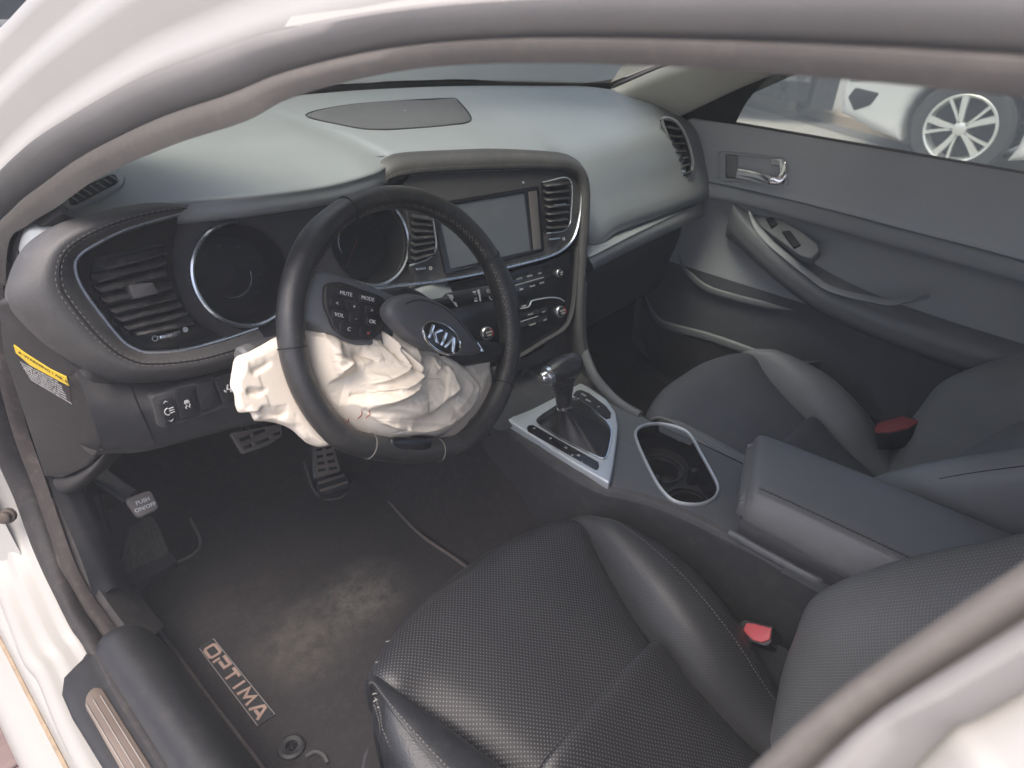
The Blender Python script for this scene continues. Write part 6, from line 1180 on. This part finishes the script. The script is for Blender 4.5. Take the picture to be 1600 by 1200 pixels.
# ================================================================== floor mat, pedals, small levers
ZM = .285
def mat_material():
    m = surface('mat_carpet', (.034, .0315, .033), .95, .1, 900, .9, .2, 20, (.16, .13, .11), .10, bdist=.003); nt = m.node_tree; L = nt.links.new; b = nt.nodes['Principled BSDF']
    tc = nd(nt, 'TexCoord'); src = b.inputs['Base Color'].links[0].from_socket; out = src
    for p, r_, col, sc, k in (((560, 930), (.10, .085), (.20, .185, .16), 22, .85), ((470, 1000), (.09, .10), (.16, .145, .12), 16, .75), ((410, 900), (.15, .10), (.09, .072, .06), 14, .5), ((520, 850), (.12, .10), (.075, .058, .05), 12, .5)):
        c = oz(p, ZM); mp = nd(nt, 'Mapping'); mp.inputs['Location'].default_value = (-c.x / r_[0], -c.y / r_[1], 0); mp.inputs['Scale'].default_value = (1 / r_[0], 1 / r_[1], 0); L(tc.outputs['Object'], mp.inputs[0])
        ln = nd(nt, 'VectorMath', operation='LENGTH'); L(mp.outputs[0], ln.inputs[0]); n = nd(nt, 'TexNoise'); n.inputs['Scale'].default_value = sc; n.inputs['Detail'].default_value = 10; n.inputs['Roughness'].default_value = .75; L(tc.outputs['Object'], n.inputs['Vector'])
        mr = nd(nt, 'MapRange'); mr.inputs[1].default_value = .15; mr.inputs[2].default_value = 1.15; mr.inputs[3].default_value = .75; mr.inputs[4].default_value = 0; L(ln.outputs['Value'], mr.inputs[0])
        ad = nd(nt, 'Math', operation='MULTIPLY'); L(mr.outputs[0], ad.inputs[0]); pw = nd(nt, 'MapRange'); pw.inputs[1].default_value = .36; pw.inputs[2].default_value = .66; L(n.outputs[0], pw.inputs[0]); L(pw.outputs[0], ad.inputs[1])
        m2 = nd(nt, 'Math', operation='MULTIPLY'); m2.inputs[1].default_value = k * 1.2; m2.use_clamp = True; L(ad.outputs[0], m2.inputs[0]); mx = nd(nt, 'MixRGB'); mx.inputs[2].default_value = (*col, 1); L(m2.outputs[0], mx.inputs[0]); L(out, mx.inputs[1]); out = mx.outputs[0]
    L(out, b.inputs['Base Color']); return m
FM = Frame((0, 0, ZM), (0, 0, 1), (0, 1, 0))
mat_px = [(410, 1200), (330, 1095), (262, 1003), (212, 938), (199, 922), (203, 911), (218, 902), (262, 886), (292, 873), (308, 863), (314, 850), (310, 835), (295, 808), (277, 775), (262, 742)]
mat_r = [(465, 690), (474, 720), (484, 752), (493, 770), (505, 780), (520, 781), (538, 775), (549, 757), (560, 750), (577, 753), (592, 766), (650, 830), (714, 876), (790, 930)]
ml_ = [oz(p, ZM) for p in mat_px]; mr_ = [oz(p, ZM) for p in mat_r]
cl0 = [V((-.690, -.30, ZM))] + ml_ ; cr0 = mr_ + [V((-.19, -.30, ZM))]
outl = [(p.x, p.y) for p in crv(cl0, 70)] + [(p.x, p.y) for p in crv(cr0, 60)]
mat = thing('floor_mat', 'black carpet floor mat with tan name badge and dusty footprints in the driver footwell', 'floor mat', (0, 0, 0))
plate('carpet_pad', FM, outl, .010, mat_material(), mat)
pip = surface('mat_piping', (.11, .092, .088), .8, .2, 800, .3, .3, 40, (.3, .22, .18), .25)
vs, fs = tube([V((x, y, ZM + .0015)) for x, y in outl], .0032, True, 6); obj('piping', vs, fs, pip, mat)
tan = surface('tan_lettering', (.28, .20, .165), .8, .2, 1500, .3, .15, 60)
pale = surface('badge_border', (.19, .175, .165), .7, .2, 900, 0, .2, 60)
c4 = [FM.loc(p, .001) for p in ((312, 1014), (334, 999), (430, 1117), (403, 1135))]
bd_ = plate('name_badge', FM, c4, .003, M['black'], mat, z0=.0022)
ctr = sum(c4, V((0, 0))) / 4; dx = ((c4[3] - c4[0]) + (c4[2] - c4[1])) / 2; wd = dx.length; ang = math.atan2(dx.y, dx.x); hgt = ((c4[1] - c4[0]) + (c4[2] - c4[3])).length / 2
# the name in wide block letters: each letter a few bars, on a grid 1 wide and 1 high
FB = Frame(FM.w(ctr.x, ctr.y, .0022), (0, 0, 1), V((-sin(ang), cos(ang), 0)))
LET = {'O': [[(.5, 0), (.14, 0), (0, .16), (0, .84), (.14, 1), (.86, 1), (1, .84), (1, .16), (.86, 0), (.5, 0)]], 'P': [[(0, -.08), (0, .62)], [(0, 1), (1, 1), (1, .42), (.25, .42)]], 'T': [[(0, 1), (1, 1)], [(.5, 1), (.5, -.08)]], 'I': [[(.5, 1.08), (.5, -.08)]], 'M': [[(0, -.08), (.12, 1), (.5, .25), (.88, 1), (1, -.08)]], 'A': [[(0, -.08), (.42, 1), (.62, 1), (1, -.08)], [(.3, .28), (.85, .28)]]}
ADV = [('O', 1), ('P', .95), ('T', .95), ('I', .3), ('M', 1.15), ('A', 1.05)]; gapl = .42; tot = sum(w for _, w in ADV) + gapl * 5; u_ = wd * .90 / tot; x_ = -wd * .45; lh = hgt * .66
for ch_, w_ in ADV:
    mb = MB()
    for li, st_ in enumerate(LET[ch_]):
        pts = [V((x_ + a * w_ * u_, -lh / 2 + b * lh, 0)) for a, b in st_]; rows = []
        for i, p in enumerate(pts):
            closed = (pts[0] - pts[-1]).length < 1e-6; d0 = (p - (pts[i - 1] if i else (pts[-2] if closed else pts[0] * 2 - pts[1]))).normalized(); d1 = ((pts[i + 1] if i < len(pts) - 1 else (pts[1] if closed else p * 2 - pts[i - 1])) - p).normalized()
            n0 = V((-d0.y, d0.x, 0)); n1 = V((-d1.y, d1.x, 0)); m = (n0 + n1); m = m / max(.45, m.length * m.normalized().dot(n0)) if m.length > 1e-6 else n0
            hw = lh * .135; rows.append([FB.w(*(p + m * hw).xy, .0), FB.w(*(p + m * hw).xy, .0012 + .0001 * li), FB.w(*(p - m * hw).xy, .0012 + .0001 * li), FB.w(*(p - m * hw).xy, .0)])
        mb.add(*lofts(rows))
    mb.obj('letter', tan, bd_); x_ += (w_ + gapl) * u_
vs, fs = tube([FM.w(p.x, p.y, .0025) for p in c4], .0009, True, 4); obj('badge_border', vs, fs, pale, bd_)
g = oz((456, 1168), ZM); vs, fs = lathe_g(Matrix.Translation(g), [(.020, .0), (.019, .004), (.015, .006), (.009, .005), (.007, .002), (.0065, -.004)], 28, False); o = obj('grommet', vs, fs, M['black'], mat)
vs, fs = lathe_g(Matrix.Translation(g), [(.0055, -.003), (.0055, .004), (.003, .006), (.0001, .006)], 14); obj('hook', vs, fs, M['gloss'], o)
vs, fs = tube(crv([oz(p, ZM + .004) for p in ((478, 1182), (492, 1175), (505, 1180), (512, 1192))], 14), .003, n=6); obj('fixing_clip', vs, fs, M['dashlow'], mat)
# pedals
pedm = surface('worn_pedal_metal', (.26, .215, .18), .45, .5, 300, .15, .2, 40, (.35, .27, .2), .2, metal=.55)
C8 = lambda pts: crop(pts, 150, 630, 3.529)
br_ = thing('brake_pedal', 'metal-faced brake pedal with slots below the dashboard, left of the accelerator', 'pedal', oy((402, 685), .45))
fb = Frame(oy((402, 685), .45), (0, -.80, .60))
slots = [[(790, 192), (855, 172), (858, 190), (800, 212)], [(868, 160), (930, 138), (940, 150), (878, 176)], [(815, 240), (860, 222), (866, 238), (824, 252)], [(880, 215), (955, 185), (962, 198), (890, 226)], [(975, 165), (1020, 152), (1018, 170), (985, 178)]]
pad_ = plate('pedal_face', fb, fillet(px(fb, C8([(735, 165), (1022, 112), (1030, 180), (950, 232), (808, 282)])), .006), .008, pedm, br_, bev=.002, holes=[fillet(px(fb, C8(q)), .0015) for q in slots])
plate('rubber_pad', fb, inset(fillet(px(fb, C8([(735, 165), (1022, 112), (1030, 180), (950, 232), (808, 282)])), .006)[::-1] if area2(fillet(px(fb, C8([(735, 165), (1022, 112), (1030, 180), (950, 232), (808, 282)])), .006)) < 0 else fillet(px(fb, C8([(735, 165), (1022, 112), (1030, 180), (950, 232), (808, 282)])), .006), .001), .012, M['black'], br_, z0=-.004)
vs, fs = tube(crv([fb.w(0, .0, -.014), fb.w(.01, .05, -.05), fb.w(.02, .16, -.08), fb.w(.02, .28, -.06)], 16), .010, n=8); obj('pedal_arm', vs, fs, M['black'], br_)
ac = thing('accelerator_pedal', 'metal-faced accelerator pedal with two rows of slots beside the floor mat cut-out', 'pedal', oy((510, 725), .42))
fa = Frame(oy((510, 722), .43), (-.15, -.66, .74))
sl_ = []
for r_ in range(4):
    t = r_ / 4; y0 = 235 + 38 * r_; xo = 10 * r_
    sl_ += [[(1215 + xo * .3, y0 + 14), (1248 + xo * .6, y0 + 7), (1250 + xo * .6, y0 + 22), (1218 + xo * .3, y0 + 29)], [(1264 + xo * .7, y0 + 4), (1300 + xo, y0 - 4), (1303 + xo, y0 + 11), (1267 + xo * .7, y0 + 19)]]
plate('pedal_face', fa, fillet(px(fa, C8([(1188, 215), (1290, 175), (1352, 372), (1205, 416)])), .005), .010, pedm, ac, bev=.002, holes=[fillet(px(fa, C8(q)), .001) for q in sl_])
plate('rubber_pad', fa, fillet(px(fa, C8([(1192, 220), (1288, 180), (1348, 370), (1208, 412)])), .004), .010, M['black'], ac, z0=-.006)
plate('bright_edge', fa, fillet(px(fa, C8([(1184, 215), (1192, 213), (1210, 414), (1200, 416)])), .001), .012, M['chrome'], ac, bev=.001, z0=.002)
f2 = Frame(fa.at(C8([(1300, 440)])[0], -.006), (-.1, -.4, .9)); q = px(f2, C8([(1215, 425), (1360, 378), (1404, 440), (1396, 468), (1252, 508), (1235, 490)]))
pl2 = plate('pedal_foot', f2, fillet(q, .006), .02, M['black'], ac, bev=.003)
for a in (.0, 1):
    q = px(f2, C8([(1222 + 12 * a, 436 + 40 * a), (1368 + 16 * a, 390 + 40 * a), (1374 + 16 * a, 402 + 40 * a), (1228 + 12 * a, 450 + 40 * a)])); plate('rib', f2, fillet(q, .0015), .003, pedm, pl2, bev=.001, z0=.002)
pk = thing('parking_brake_pedal', 'small grey parking brake pedal lettered in white at the far left of the footwell', 'pedal', oy((220, 788), .38))
fp_ = Frame(oy((222, 788), .38), (.05, -.72, .70))
o = plate('pedal_pad', fp_, fillet(px(fp_, C8([(160, 525), (302, 474), (352, 578), (238, 632)])), .008), .014, surface('grey_rubber_pad', (.17, .15, .135), .7, .3, 500, .2, .2, 60), pk, bev=.003)
mb = MB(); A, B = fp_.loc(C8([(200, 565)])[0]), fp_.loc(C8([(318, 520)])[0]); an = math.atan2((B - A).y, (B - A).x); q = fp_.loc(C8([(258, 540)])[0]); mb.add(*text_g('PUSH', .009, fp_, q.x, q.y, .0004, an, off=.0002)); q = fp_.loc(C8([(272, 574)])[0]); mb.add(*text_g('ON/OFF', .009, fp_, q.x, q.y, .0004, an, off=.0002)); mb.obj('pad_lettering', M['white_print'], o, kind='stuff')
vs, fs = sweep(crv([fp_.w(-.005, .02, -.016), fp_.w(-.02, .07, -.03), fp_.w(-.03, .14, -.03), fp_.w(-.02, .25, .0)], 16), rrect(.028, .012, .004), up=fp_.n); obj('pedal_arm', vs, fs, M['black'], pk)
# dead pedal with slanting ribs
dp_ = thing('footrest', 'dusty ribbed plastic footrest below the parking brake pedal', 'footrest', oz((228, 850), .33))
fd = Frame(oz((225, 860), .345), (.05, -.62, .78)); q = C8([(175, 690), (300, 610), (340, 660), (398, 800), (396, 832), (376, 850), (150, 935), (125, 915)])
restm = surface('dusty_footrest', (.10, .088, .072), .75, .3, 500, .4, .3, 30, (.26, .21, .15), .28)
o = plate('rest_plate', fd, fillet(px(fd, q), .008), .02, restm, dp_, bev=.004)
for i in range(7):
    t = i / 6; a = (205 + 95 * t, 690 - 30 * t); b = (150 + 210 * t, 905 - 75 * t); A, B = fd.at(C8([a])[0], .001), fd.at(C8([b])[0], .001); vs, fs = tube([A, B], .0032, n=6); obj('rib', vs, fs, restm, o)
vs, fs = surf([[fd.w(-.06, .10, -.01), fd.w(.03, .10, -.01)], [fd.w(-.06, -.045, -.02), fd.w(.04, -.045, -.02)], [fd.w(-.06, -.055, -.1), fd.w(.04, -.055, -.1)]], 3, 3); obj('rest_base', vs, fs, M['black'], dp_)
# hood release
hr = thing('hood_release', 'black hood release lever with white mark on the kick panel', 'lever', ox((148, 810), -.69))
fh2 = Frame(ox((148, 810), -.685), (-.3, -.8, .5)); plate('lever', fh2, fillet(px(fh2, [(136, 782), (148, 780), (157, 815), (154, 830), (147, 832), (140, 815)]), .003), .012, M['black'], hr, bev=.003)
plate('lever_mark', fh2, fillet(px(fh2, [(138, 800), (147, 797), (147, 802), (139, 805)], .001), .0008), .001, M['white_print'], hr, z0=.0012)
vs, fs = box_g(fh2.M @ Matrix.Translation((0, .0, -.02)), .03, .08, .03, .005); obj('lever_base', vs, fs, M['black'], hr)
# ================================================================== thin haze added to stand in for the lens veil
hz = bpy.data.materials.new('veil_air'); hz.use_nodes = True; _nt = hz.node_tree; _nt.nodes.remove(_nt.nodes['Principled BSDF']); _v = _nt.nodes.new('ShaderNodeVolumePrincipled'); _v.inputs['Color'].default_value = (.86, .9, .95, 1); _v.inputs['Density'].default_value = .032; _nt.links.new(_v.outputs[0], [n for n in _nt.nodes if n.type == 'OUTPUT_MATERIAL'][0].inputs['Volume'])
vs = [V((x, y, z)) for x in (-170, 170) for y in (-170, 170) for z in (-1, 1.62)]; fs = [(0, 1, 3, 2), (4, 6, 7, 5), (0, 4, 5, 1), (2, 3, 7, 6), (0, 2, 6, 4), (1, 5, 7, 3)]
hb = obj('added_veil_haze', vs, fs, hz, None, kind='stuff'); hb.visible_shadow = True
